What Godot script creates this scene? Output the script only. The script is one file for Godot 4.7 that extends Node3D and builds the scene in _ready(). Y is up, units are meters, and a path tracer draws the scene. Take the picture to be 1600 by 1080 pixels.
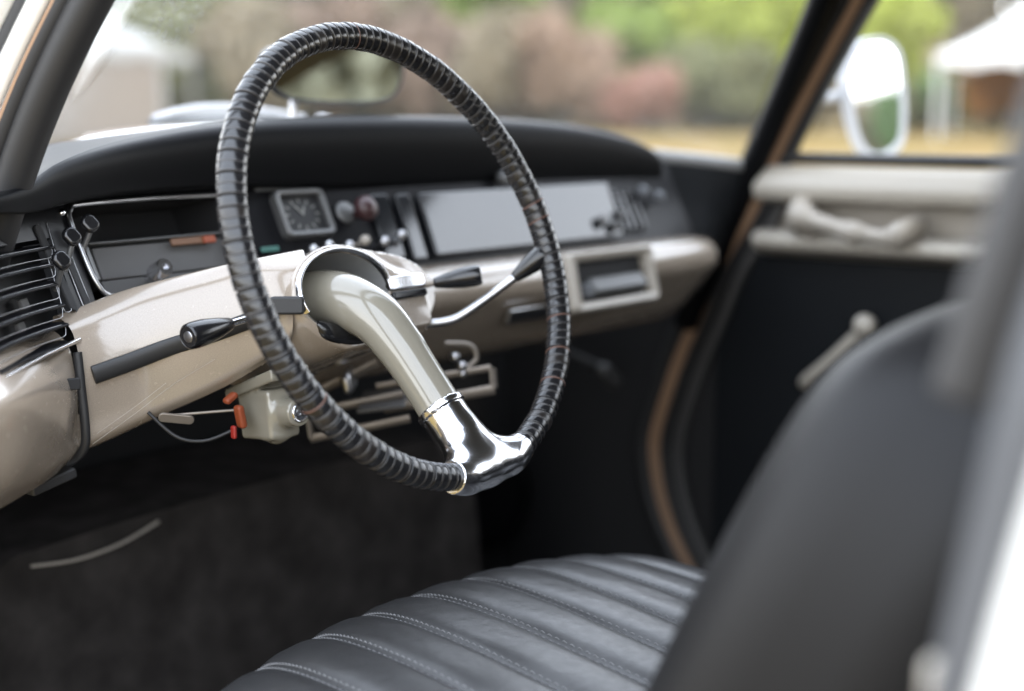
extends Node3D
# The front cabin of an old saloon car seen through its open driver's door, with a garden behind the glass.
# Metres; x to the passenger side, y up, z to the rear of the car.

const WC := Vector3(-0.366, 0.934, 0.018)          # centre of the steering wheel
var N := Vector3(0.0667, 0.3582, 0.9313).normalized()   # column axis, towards the driver
var A := Vector3.UP.cross(N).normalized()
var B := N.cross(A)
var rng := RandomNumberGenerator.new()
var M := {}
var taken := {}

# ------------------------------------------------------------------ mesh building
class MB:
	var v := PackedVector3Array()
	var n := PackedVector3Array()
	var uv := PackedVector2Array()
	var ix := PackedInt32Array()

	func tri(a: Vector3, b: Vector3, c: Vector3) -> void:      # flat triangle
		var k := (c - a).cross(b - a).normalized()
		var s := v.size()
		for p in [a, b, c]:
			v.append(p); n.append(k); uv.append(Vector2.ZERO)
		ix.append_array(PackedInt32Array([s, s + 1, s + 2]))

	func quad(a: Vector3, b: Vector3, c: Vector3, d: Vector3) -> void:
		tri(a, b, c); tri(a, c, d)

	# rows of points; a point given twice in a row or column makes a crease
	func grid(P: Array, cu := false, cv := false) -> void:
		var r := P.size()
		var c: int = P[0].size()
		var s := v.size()
		for i in r:
			for j in c:
				var i0 := (i - 1 + r) % r if cu else maxi(i - 1, 0)
				var i1 := (i + 1) % r if cu else mini(i + 1, r - 1)
				var j0 := (j - 1 + c) % c if cv else maxi(j - 1, 0)
				var j1 := (j + 1) % c if cv else mini(j + 1, c - 1)
				var du: Vector3 = P[i1][j] - P[i0][j]
				var dv: Vector3 = P[i][j1] - P[i][j0]
				if dv.length_squared() < 1e-14:
					var q := 1 if i == 0 else r - 2
					dv = P[q][j1] - P[q][j0]
				if du.length_squared() < 1e-14:
					var q := 1 if j == 0 else c - 2
					du = P[i1][q] - P[i0][q]
				v.append(P[i][j])
				n.append(du.cross(dv).normalized())
				uv.append(Vector2(float(j) / maxi(c - 1, 1), float(i) / maxi(r - 1, 1)))
		for i in (r if cu else r - 1):
			for j in (c if cv else c - 1):
				var a := s + i * c + j
				var b := s + i * c + (j + 1) % c
				var d := s + ((i + 1) % r) * c + j
				var e := s + ((i + 1) % r) * c + (j + 1) % c
				ix.append_array(PackedInt32Array([a, b, d, e, d, b]))

	func fan(ring: Array, at: Vector3, dir: Vector3) -> void:   # flat cap facing dir
		var s := v.size()
		v.append(at); n.append(dir); uv.append(Vector2(0.5, 0.5))
		for p in ring:
			v.append(p); n.append(dir); uv.append(Vector2.ZERO)
		var k := ring.size()
		var turn: float = 0.0
		for j in k:
			turn += (ring[j] - at).cross(ring[(j + 1) % k] - at).dot(dir)
		for j in k:
			if turn < 0:
				ix.append_array(PackedInt32Array([s, s + 1 + j, s + 1 + (j + 1) % k]))
			else:
				ix.append_array(PackedInt32Array([s, s + 1 + (j + 1) % k, s + 1 + j]))

	# round or oval tube along a path; rad holds one radius per point, flat squeezes it across "up"
	func tube(path: Array, rad: Array, sides := 16, flat := 1.0, up := Vector3.ZERO, caps := true, closed := false) -> void:
		var k := path.size()
		var rows := []
		var side := Vector3.ZERO
		for i in k:
			var t: Vector3
			if closed:
				t = (path[(i + 1) % k] - path[(i - 1 + k) % k]).normalized()
			else:
				t = (path[mini(i + 1, k - 1)] - path[maxi(i - 1, 0)]).normalized()
			if up != Vector3.ZERO:
				side = up.cross(t).normalized()
			elif i == 0:
				side = t.cross(Vector3(0.31, 0.9, 0.27)).normalized()
			else:
				side = (side - t * side.dot(t)).normalized()
			var o := t.cross(side)
			var row := []
			var rr: float = rad[mini(i, rad.size() - 1)]
			for j in sides:
				var w := TAU * j / sides
				row.append(path[i] + side * cos(w) * rr + o * sin(w) * rr * flat)
			rows.append(row)
		grid(rows, closed, true)
		if caps and not closed:
			fan(rows[0], path[0], (path[0] - path[1]).normalized())
			fan(rows[k - 1], path[k - 1], (path[k - 1] - path[k - 2]).normalized())

	# profile of (radius, height) turned round an axis; double points make creases
	func lathe(prof: Array, at: Vector3, axis: Vector3, sides := 24) -> void:
		var z := axis.normalized()
		var x := z.cross(Vector3(0.31, 0.2, 0.87)).normalized()
		var y := z.cross(x)
		var rows := []
		for p in prof:
			var row := []
			for j in sides:
				var w := TAU * j / sides
				row.append(at + z * p.y + (x * cos(w) + y * sin(w)) * maxf(p.x, 1e-5))
			rows.append(row)
		grid(rows, false, true)

	# an outline in the xy plane of f, made thick along z (centred) with rounded edges
	func slab(outline: Array, thick: float, bev: float, f: Transform3D, steps := 4) -> void:
		var k := outline.size()
		var nor := []
		var turn := 0.0
		for i in k:
			turn += outline[i].cross(outline[(i + 1) % k])
		for i in k:
			var d: Vector2 = (outline[(i + 1) % k] - outline[(i - 1 + k) % k]).normalized()
			nor.append(Vector2(d.y, -d.x) * signf(turn))
		var rows := []
		var h := thick / 2
		for s in range(steps + 1):
			var w := PI / 2 * s / steps
			rows.append([h - bev + bev * sin(w), bev * (1 - cos(w))])
		var all := []
		for s in range(steps, -1, -1): all.append([-rows[s][0], rows[s][1]])
		for s in range(steps + 1): all.append(rows[s])
		var pts := []
		for r in all:
			var row := []
			for i in k:
				var q: Vector2 = outline[i] - nor[i] * r[1]
				row.append(f * Vector3(q.x, q.y, r[0]))
			pts.append(row)
		grid(pts, false, true)
		var mid := Vector2.ZERO
		for q in outline: mid += q / k
		var z := f.basis.z.normalized()
		fan(pts[0], f * Vector3(mid.x, mid.y, -h), -z)
		fan(pts[pts.size() - 1], f * Vector3(mid.x, mid.y, h), z)

	func box(size: Vector3, f: Transform3D, bev := 0.002) -> void:
		slab(MB.rrect(size.x, size.y, minf(bev * 1.5, minf(size.x, size.y) * 0.45), 3), size.z, minf(bev, size.z * 0.45), f, 2)

	static func rrect(w: float, h: float, r: float, k := 6) -> Array:
		var o := []
		for c in [[1, 1, 0], [-1, 1, 1], [-1, -1, 2], [1, -1, 3]]:
			for i in k + 1:
				var t: float = PI / 2 * (c[2] + float(i) / k)
				o.append(Vector2(c[0] * (w / 2 - r) + r * cos(t), c[1] * (h / 2 - r) + r * sin(t)))
		return o

	# a ring-shaped frame: outer and inner outline with the same number of points, thickness along z
	func frame(outer: Array, inner: Array, thick: float, f: Transform3D, bev := 0.001) -> void:
		var k := outer.size()
		var rows := []
		var h := thick / 2
		for r in [[0.0, -h], [0.0, h - bev], [0.0, h - bev], [0.5, h], [0.5, h], [1.0 - 0.5, h], [1.0, h - bev], [1.0, h - bev], [1.0, -h]]:
			var row := []
			for i in k:
				var o: Vector2 = outer[i]
				var q: Vector2 = inner[i]
				var w: float = r[0]
				if r[1] == h: w = 0.22 if rows.size() < 5 else 0.78
				var p := o.lerp(q, w)
				row.append(f * Vector3(p.x, p.y, r[1]))
			rows.append(row)
		grid(rows, false, true)

	# the zero surface of a distance field, one vertex in each cell it crosses
	func nets(sdf: Callable, lo: Vector3, hi: Vector3, cell: float) -> void:
		var nx := int((hi.x - lo.x) / cell) + 2
		var ny := int((hi.y - lo.y) / cell) + 2
		var nz := int((hi.z - lo.z) / cell) + 2
		var val := PackedFloat32Array()
		val.resize(nx * ny * nz)
		for i in nx:
			for j in ny:
				for k in nz:
					val[(i * ny + j) * nz + k] = sdf.call(lo + Vector3(i, j, k) * cell)
		var at := {}
		var s := v.size()
		var corners := [Vector3i(0, 0, 0), Vector3i(1, 0, 0), Vector3i(0, 1, 0), Vector3i(1, 1, 0), Vector3i(0, 0, 1), Vector3i(1, 0, 1), Vector3i(0, 1, 1), Vector3i(1, 1, 1)]
		var edges := [[0, 1], [2, 3], [4, 5], [6, 7], [0, 2], [1, 3], [4, 6], [5, 7], [0, 4], [1, 5], [2, 6], [3, 7]]
		for i in nx - 1:
			for j in ny - 1:
				for k in nz - 1:
					var w := PackedFloat32Array()
					var neg := 0
					for c in corners:
						var x := val[((i + c.x) * ny + j + c.y) * nz + k + c.z]
						w.append(x)
						if x < 0: neg += 1
					if neg == 0 or neg == 8: continue
					var p := Vector3.ZERO
					var m := 0
					for e in edges:
						var a := w[e[0]]
						var b := w[e[1]]
						if (a < 0) != (b < 0):
							p += Vector3(corners[e[0]]).lerp(Vector3(corners[e[1]]), a / (a - b))
							m += 1
					var q := lo + (Vector3(i, j, k) + p / m) * cell
					var h := cell * 0.5
					var g := Vector3(sdf.call(q + Vector3(h, 0, 0)) - sdf.call(q - Vector3(h, 0, 0)), sdf.call(q + Vector3(0, h, 0)) - sdf.call(q - Vector3(0, h, 0)), sdf.call(q + Vector3(0, 0, h)) - sdf.call(q - Vector3(0, 0, h))).normalized()
					q -= g * float(sdf.call(q))
					at[(i * ny + j) * nz + k] = v.size()
					v.append(q); n.append(g); uv.append(Vector2.ZERO)
		for i in range(1, nx - 1):
			for j in range(1, ny - 1):
				for k in range(1, nz - 1):
					var o := val[(i * ny + j) * nz + k] < 0
					for ax in 3:
						var d := [ny * nz, nz, 1]
						var o2: bool = val[(i * ny + j) * nz + k + d[ax]] < 0
						if o == o2: continue
						var u: int = d[(ax + 1) % 3]
						var t: int = d[(ax + 2) % 3]
						var c := (i * ny + j) * nz + k
						if not (at.has(c) and at.has(c - u) and at.has(c - t) and at.has(c - u - t)): continue
						var q := [at[c - u - t], at[c - t], at[c], at[c - u]]
						if not o: q.reverse()
						ix.append_array(PackedInt32Array([q[0], q[2], q[1], q[0], q[3], q[2]]))

	func moved(f: Transform3D) -> MB:
		for i in v.size():
			v[i] = f * v[i]
			n[i] = (f.basis * n[i]).normalized()
		return self

	func into(mesh: ArrayMesh, m: Material, off := Vector3.ZERO) -> void:
		if off != Vector3.ZERO:
			for i in v.size(): v[i] -= off
		var a := []
		a.resize(Mesh.ARRAY_MAX)
		a[Mesh.ARRAY_VERTEX] = v
		a[Mesh.ARRAY_NORMAL] = n
		a[Mesh.ARRAY_TEX_UV] = uv
		a[Mesh.ARRAY_INDEX] = ix
		mesh.add_surface_from_arrays(Mesh.PRIMITIVE_TRIANGLES, a)
		mesh.surface_set_material(mesh.get_surface_count() - 1, m)

# ------------------------------------------------------------------ things and parts
func numbered(called: String) -> String:
	var k: int = taken.get(called, -1) + 1
	taken[called] = k
	return called if k == 0 else "%s_%03d" % [called, k]

func tag(o: Node, label: String, category: String, group := "") -> Node:
	o.set_meta("label", label)
	o.set_meta("category", category)
	if group: o.set_meta("group", group)
	return o

func thing(called: String, label: String, category: String, at: Vector3, group := "") -> Node3D:
	var o := Node3D.new()
	o.name = numbered(called)
	o.position = at
	tag(o, label, category, group)
	add_child(o, true)
	return o

func whole(o: Node3D) -> Vector3:      # where a node's own origin lies in the world
	var p := Vector3.ZERO
	var x: Node = o
	while x != self and x != null:
		p += x.position
		x = x.get_parent()
	return p

# commits a shape given in world coordinates as a named part
func part(parent: Node3D, called: String, mb: MB, m: Material, label := "") -> MeshInstance3D:
	var mesh := ArrayMesh.new()
	mb.into(mesh, m, whole(parent))
	var o := MeshInstance3D.new()
	o.name = called
	o.mesh = mesh
	if label: o.set_meta("label", label)
	parent.add_child(o, true)
	return o

func alone(called: String, mb: MB, m: Material, label: String, category: String, group := "") -> MeshInstance3D:
	var o := part(self, numbered(called), mb, m)
	tag(o, label, category, group)
	return o

func structure(called: String, mb: MB, m: Material) -> MeshInstance3D:
	var o := part(self, called, mb, m)
	o.set_meta("kind", "structure")
	return o

func P(x: float, y: float, z: float) -> Vector3: return Vector3(x, y, z)
func at(p: Vector3, b := Basis.IDENTITY) -> Transform3D: return Transform3D(b, p)
func col(p: float, q: float, s: float) -> Vector3: return WC + A * p + B * q - N * s

func smooth(c: Array, per := 6, closed := false) -> Array:     # Catmull-Rom through the points
	var o := []
	var k := c.size()
	for i in (k if closed else k - 1):
		var p0 = c[(i - 1 + k) % k] if closed else c[maxi(i - 1, 0)]
		var p1 = c[i]
		var p2 = c[(i + 1) % k]
		var p3 = c[(i + 2) % k] if closed else c[mini(i + 2, k - 1)]
		for s in per:
			o.append(p1.cubic_interpolate(p2, p0, p3, float(s) / per))
	if not closed: o.append(c[k - 1])
	return o

func loft(stations: Array, per_u: int, per_v: int) -> Array:
	var cols := []
	for s in stations: cols.append(smooth(s, per_v))
	var out := []
	for j in cols[0].size():
		var line := []
		for c in cols: line.append(c[j])
		out.append(smooth(line, per_u))
	var rows := []
	for i in out[0].size():
		var row := []
		for j in out.size(): row.append(out[j][i])
		rows.append(row)
	return rows

func facing(z: Vector3, up := Vector3.UP) -> Basis:
	var zz := z.normalized()
	var x := up.cross(zz).normalized()
	return Basis(x, zz.cross(x), zz)

func capsule(p: Vector3, a: Vector3, b: Vector3, ra: float, rb: float) -> float:
	var ab := b - a
	var h := clampf((p - a).dot(ab) / ab.length_squared(), 0, 1)
	return (p - a - ab * h).length() - lerpf(ra, rb, h)

func smin(a: float, b: float, k: float) -> float:
	var h := maxf(k - absf(a - b), 0) / k
	return minf(a, b) - h * h * k * 0.25

# ------------------------------------------------------------------ materials
func noise(freq: float, kind := FastNoiseLite.TYPE_SIMPLEX_SMOOTH, size := 512, oct := 4, ramp := []) -> NoiseTexture2D:
	var f := FastNoiseLite.new()
	f.noise_type = kind
	f.frequency = freq
	f.seed = 7
	f.fractal_octaves = oct
	if kind == FastNoiseLite.TYPE_CELLULAR:
		f.cellular_return_type = FastNoiseLite.RETURN_DISTANCE
		f.fractal_type = FastNoiseLite.FRACTAL_NONE
	var t := NoiseTexture2D.new()
	t.noise = f
	t.width = size; t.height = size
	t.seamless = true
	if ramp:
		var g := Gradient.new()
		g.offsets = PackedFloat32Array(ramp[0])
		g.colors = PackedColorArray(ramp[1])
		t.color_ramp = g
	return t

func mat(c: Color, rough: float, metal := 0.0, spec := 0.5) -> StandardMaterial3D:
	var m := StandardMaterial3D.new()
	m.albedo_color = c.linear_to_srgb()
	m.roughness = rough
	m.metallic = metal
	m.metallic_specular = spec
	m.cull_mode = BaseMaterial3D.CULL_DISABLED
	return m

func relief(m: StandardMaterial3D, tex: Texture2D, scale: float, depth: float) -> StandardMaterial3D:
	m.heightmap_enabled = true
	m.heightmap_texture = tex
	m.heightmap_scale = depth
	m.uv1_triplanar = true
	m.uv1_world_triplanar = true
	m.uv1_scale = Vector3.ONE * scale
	return m

func grey2(a: float, b: float) -> Array:
	return [[0.0, 1.0], [Color(a, a, a), Color(b, b, b)]]

func materials() -> void:
	var grain := noise(0.16, FastNoiseLite.TYPE_CELLULAR, 512, 1)
	var wear := noise(0.012, FastNoiseLite.TYPE_SIMPLEX_SMOOTH, 512, 5, grey2(0.7, 1.0))
	var fleck := noise(0.35, FastNoiseLite.TYPE_SIMPLEX, 512, 2, grey2(0.82, 1.0))
	var fibre := noise(0.22, FastNoiseLite.TYPE_SIMPLEX, 512, 3)
	M.grain = grain
	M.vinyl = relief(mat(Color(0.004, 0.0042, 0.0048), 0.40, 0.0, 0.16), grain, 9.0, 0.008)
	M.leather = relief(mat(Color(0.022, 0.022, 0.0228), 0.41, 0.0, 0.52), grain, 8.0, 0.003)
	M.leather.roughness_texture = noise(0.02, FastNoiseLite.TYPE_SIMPLEX_SMOOTH, 512, 5, grey2(0.75, 1.0))
	var crease := noise(0.016, FastNoiseLite.TYPE_SIMPLEX_SMOOTH, 512, 4)
	crease.as_normal_map = true
	crease.bump_strength = 6.0
	M.leather.normal_enabled = true
	M.leather.normal_texture = crease
	M.leather.normal_scale = 0.14
	M.back_leather = relief(mat(Color(0.010, 0.0098, 0.0102), 0.44, 0.0, 0.26), grain, 8.0, 0.005)
	M.seam = mat(Color(0.05, 0.05, 0.053), 0.6)
	M.thread = mat(Color(0.11, 0.11, 0.112), 0.75)
	M.black = mat(Color(0.008, 0.008, 0.009), 0.20)
	M.black_mat = mat(Color(0.012, 0.012, 0.013), 0.6)
	M.fascia = mat(Color(0.006, 0.006, 0.007), 0.30, 0.0, 0.25)
	M.gloss_lid = mat(Color(0.010, 0.011, 0.013), 0.08, 0.0, 0.58)
	M.gloss_lid.roughness_texture = wear
	M.gloss_lid.roughness = 0.11
	M.gloss_lid.clearcoat_enabled = true
	M.gloss_lid.clearcoat = 0.1
	M.gloss_lid.clearcoat_roughness = 0.06
	M.rubber = mat(Color(0.012, 0.012, 0.013), 0.55)
	M.grey_rubber = mat(Color(0.06, 0.063, 0.07), 0.55)
	M.grey_vinyl = relief(mat(Color(0.020, 0.020, 0.022), 0.52), grain, 7.0, 0.005)
	M.band = mat(Color(0.010, 0.010, 0.011), 0.20)
	M.band_worn = mat(Color(0.014, 0.012, 0.011), 0.30)
	M.band_edge = mat(Color(0.024, 0.022, 0.0215), 0.30)  # greyer than the strip: edge highlight and dust put into the colour
	M.band_rust = mat(Color(0.085, 0.04, 0.027), 0.5)
	M.ivory = mat(Color(0.180, 0.167, 0.135), 0.17)
	M.ivory.clearcoat_enabled = true
	M.ivory.clearcoat = 0.6
	M.ivory.clearcoat_roughness = 0.06
	var beige := mat(Color(0.305, 0.254, 0.203), 0.30)
	beige.albedo_texture = fleck
	beige.roughness_texture = noise(0.05, FastNoiseLite.TYPE_SIMPLEX_SMOOTH, 512, 5, grey2(0.7, 1.0))
	beige.uv1_triplanar = true
	beige.uv1_world_triplanar = true
	beige.uv1_scale = Vector3.ONE * 5.0
	beige.clearcoat_enabled = true
	beige.clearcoat = 1.0
	beige.clearcoat_roughness = 0.10
	M.beige = beige
	M.beige_plain = mat(Color(0.30, 0.272, 0.235), 0.34)
	M.door_cream = mat(Color(0.35, 0.322, 0.278), 0.36)
	M.chrome = mat(Color(0.68, 0.68, 0.70), 0.19, 1.0)
	M.satin = mat(Color(0.40, 0.40, 0.41), 0.32, 1.0)
	M.dull_metal = mat(Color(0.19, 0.165, 0.14), 0.45, 0.6)
	M.grey_metal = mat(Color(0.10, 0.10, 0.10), 0.42, 0.5)
	M.grey_box = mat(Color(0.05, 0.048, 0.047), 0.55)
	M.liner = mat(Color(0.30, 0.30, 0.295), 0.30, 0.3, 0.6)
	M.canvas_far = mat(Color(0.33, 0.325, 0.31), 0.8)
	M.slat = mat(Color(0.005, 0.005, 0.006), 0.32, 0.0, 0.2)
	M.wood = mat(Color(0.11, 0.05, 0.022), 0.5)
	M.orange = mat(Color(0.19, 0.036, 0.009), 0.6)
	M.red = mat(Color(0.22, 0.012, 0.008), 0.5)
	M.maroon = mat(Color(0.028, 0.009, 0.010), 0.4)
	M.teal = mat(Color(0.018, 0.085, 0.07), 0.5)
	M.piping = mat(Color(0.27, 0.165, 0.10), 0.6)
	M.white_paint = mat(Color(0.80, 0.79, 0.75), 0.2)
	M.white_paint.clearcoat_enabled = true
	M.white_paint.clearcoat = 0.5
	M.carpet = relief(mat(Color(0.042, 0.038, 0.036), 0.95, 0.0, 0.1), fibre, 2.2, 0.012)
	M.carpet.albedo_texture = wear
	M.dark = mat(Color(0.008, 0.008, 0.009), 0.8)
	M.navy = relief(mat(Color(0.007, 0.0082, 0.010), 0.5, 0.0, 0.3), grain, 9.0, 0.005)
	M.lining = mat(Color(0.11, 0.115, 0.125), 0.85)
	M.mirror = mat(Color(0.86, 0.87, 0.88), 0.015, 1.0)
	M.dial = mat(Color(0.012, 0.012, 0.013), 0.35)
	M.mark = mat(Color(0.22, 0.22, 0.205), 0.5)
	var g := mat(Color(0.9, 0.95, 0.92), 0.02)
	g.transparency = BaseMaterial3D.TRANSPARENCY_ALPHA
	g.albedo_color.a = 0.05
	M.glass = g
	var film := mat(Color(0.75, 0.75, 0.74), 0.9, 0.0, 0.2)
	film.transparency = BaseMaterial3D.TRANSPARENCY_ALPHA
	film.albedo_texture = noise(0.03, FastNoiseLite.TYPE_SIMPLEX_SMOOTH, 256, 5, [[0.0, 0.45, 0.75, 1.0], [Color(1, 1, 1, 0), Color(1, 1, 1, 0.0), Color(1, 1, 1, 0.35), Color(1, 1, 1, 0.6)]])
	M.film = film
	var haze := mat(Color(0.6, 0.62, 0.60), 0.9, 0.0, 0.2)
	haze.transparency = BaseMaterial3D.TRANSPARENCY_ALPHA
	haze.albedo_color.a = 0.10
	M.haze = haze
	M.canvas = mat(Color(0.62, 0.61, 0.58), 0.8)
	M.canvas.backlight_enabled = true
	M.canvas.backlight = Color(0.3, 0.3, 0.29)
	M.frame_grey = mat(Color(0.36, 0.37, 0.39), 0.35)
	M.sky_sheen_trim = mat(Color(0.20, 0.20, 0.20), 0.4)  # pale grey carries the reflected sky on the corner ledge
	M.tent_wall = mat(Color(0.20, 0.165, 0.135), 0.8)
	M.bark = mat(Color(0.10, 0.08, 0.065), 0.9)
	var lawn := mat(Color(0.185, 0.130, 0.060), 0.95, 0.0, 0.2)
	lawn.albedo_texture = noise(0.02, FastNoiseLite.TYPE_SIMPLEX_SMOOTH, 512, 5, [[0.0, 0.5, 1.0], [Color(0.75, 0.85, 0.55), Color(0.95, 0.92, 0.8), Color(1, 0.95, 0.85)]])
	lawn.uv1_triplanar = true
	lawn.uv1_world_triplanar = true
	lawn.uv1_scale = Vector3.ONE * 0.08
	M.lawn = lawn

# ------------------------------------------------------------------ build
func _ready() -> void:
	rng.seed = 11
	# camera, sky, sun, exposure
	var cam := Camera3D.new()
	cam.name = "camera"
	cam.position = Vector3(-1.26, 1.05, 0.88)
	cam.rotation_degrees = Vector3(-9.1, -50.0, 0)
	cam.near = 0.05
	cam.far = 600.0
	var lens := CameraAttributesPhysical.new()
	lens.frustum_focal_length = 49.37
	lens.frustum_focus_distance = 1.24
	lens.frustum_near = 0.05
	lens.frustum_far = 600.0
	lens.exposure_aperture = 2.0
	cam.fov = 27.32
	cam.attributes = lens
	add_child(cam)
	var sky := ProceduralSkyMaterial.new()
	sky.sky_top_color = Color(0.86, 0.90, 0.96)
	sky.sky_horizon_color = Color(0.97, 0.97, 0.96)
	sky.sky_curve = 0.25
	sky.sky_energy_multiplier = 2.6
	sky.ground_bottom_color = Color(0.30, 0.28, 0.2)
	sky.ground_horizon_color = Color(0.6, 0.58, 0.5)
	sky.sun_angle_max = 1.0
	var env := Environment.new()
	env.background_mode = Environment.BG_SKY
	env.sky = Sky.new()
	env.sky.sky_material = sky
	env.tonemap_mode = Environment.TONE_MAPPER_LINEAR
	env.tonemap_exposure = 0.76
	env.sdfgi_enabled = true
	env.ssao_enabled = true
	env.ssil_enabled = true
	var we := WorldEnvironment.new()
	we.name = "environment"
	we.environment = env
	add_child(we)
	var sun := DirectionalLight3D.new()
	sun.name = "sun"
	sun.light_energy = 0.45
	sun.light_color = Color(1.0, 0.97, 0.92)
	sun.light_angular_distance = 11.0
	sun.shadow_enabled = true
	sun.look_at_from_position(Vector3(1.5, 9, 6.5), Vector3.ZERO)
	add_child(sun)
	materials()
	ground()
	car_body()
	windscreen()
	dashboard()
	lower_dash()
	steering_wheel()
	stalks()
	under_dash()
	seat()
	passenger_door()
	mirrors()
	tents()
	trees()

# ------------------------------------------------------------------ outdoors
func lie(x: float, z: float) -> float:
	var d := Vector2(x, z).length()
	return 0.55 * smoothstep(7.0, 36.0, d)

func ground() -> void:
	var mb := MB.new()
	var rows := []
	for i in 60:
		var r := pow(float(i) / 59, 2.2) * 420.0 + 0.01
		var row := []
		for j in 72:
			var w := TAU * j / 72
			row.append(P(cos(w) * r, lie(cos(w) * r, sin(w) * r), sin(w) * r))
		rows.append(row)
	mb.grid(rows, false, true)
	structure("lawn", mb, M.lawn)

func place(bearing: float, dist: float) -> Vector3:     # compass bearing from the car's nose, clockwise
	var w := deg_to_rad(bearing)
	var x := -1.26 + sin(w) * dist
	var z := 0.88 - cos(w) * dist
	return P(x, lie(x, z), z)

func crown_mesh(seed_: int, leaves: int, size: float) -> MB:
	var r := RandomNumberGenerator.new()
	r.seed = seed_
	var mb := MB.new()
	var lobes := []
	for i in 13:
		var d := Vector3(r.randfn(), r.randfn() * 0.8, r.randfn()).normalized()
		lobes.append([d * r.randf_range(0.25, 0.68), r.randf_range(0.24, 0.46)])
	for i in 4: lobes.append([Vector3(r.randfn(), r.randfn(), r.randfn()) * 0.16, 0.5])
	for i in leaves:
		var l = lobes[i % lobes.size()]
		var d := Vector3(r.randfn(), r.randfn(), r.randfn()).normalized()
		var c: Vector3 = l[0] + d * l[1] * pow(r.randf(), 0.4)
		c.y = c.y * 0.95
		var nrm := (d + Vector3(r.randfn(), r.randfn(), r.randfn()) * 0.6 + Vector3.UP * 0.5).normalized()
		var b := facing(nrm, Vector3(0.2, 0.3, 0.9))
		var s := size * r.randf_range(0.6, 1.4)
		var x := b.x * s
		var y := b.y * s * 0.6
		mb.tri(c - x, c + y, c + x)
		mb.tri(c - x, c + x, c - y)
	return mb

func leaf_material(c: Color) -> StandardMaterial3D:
	var m := mat(c, 0.7, 0.0, 0.3)
	m.backlight_enabled = true
	m.backlight = c.linear_to_srgb() * 0.9
	return m

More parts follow.
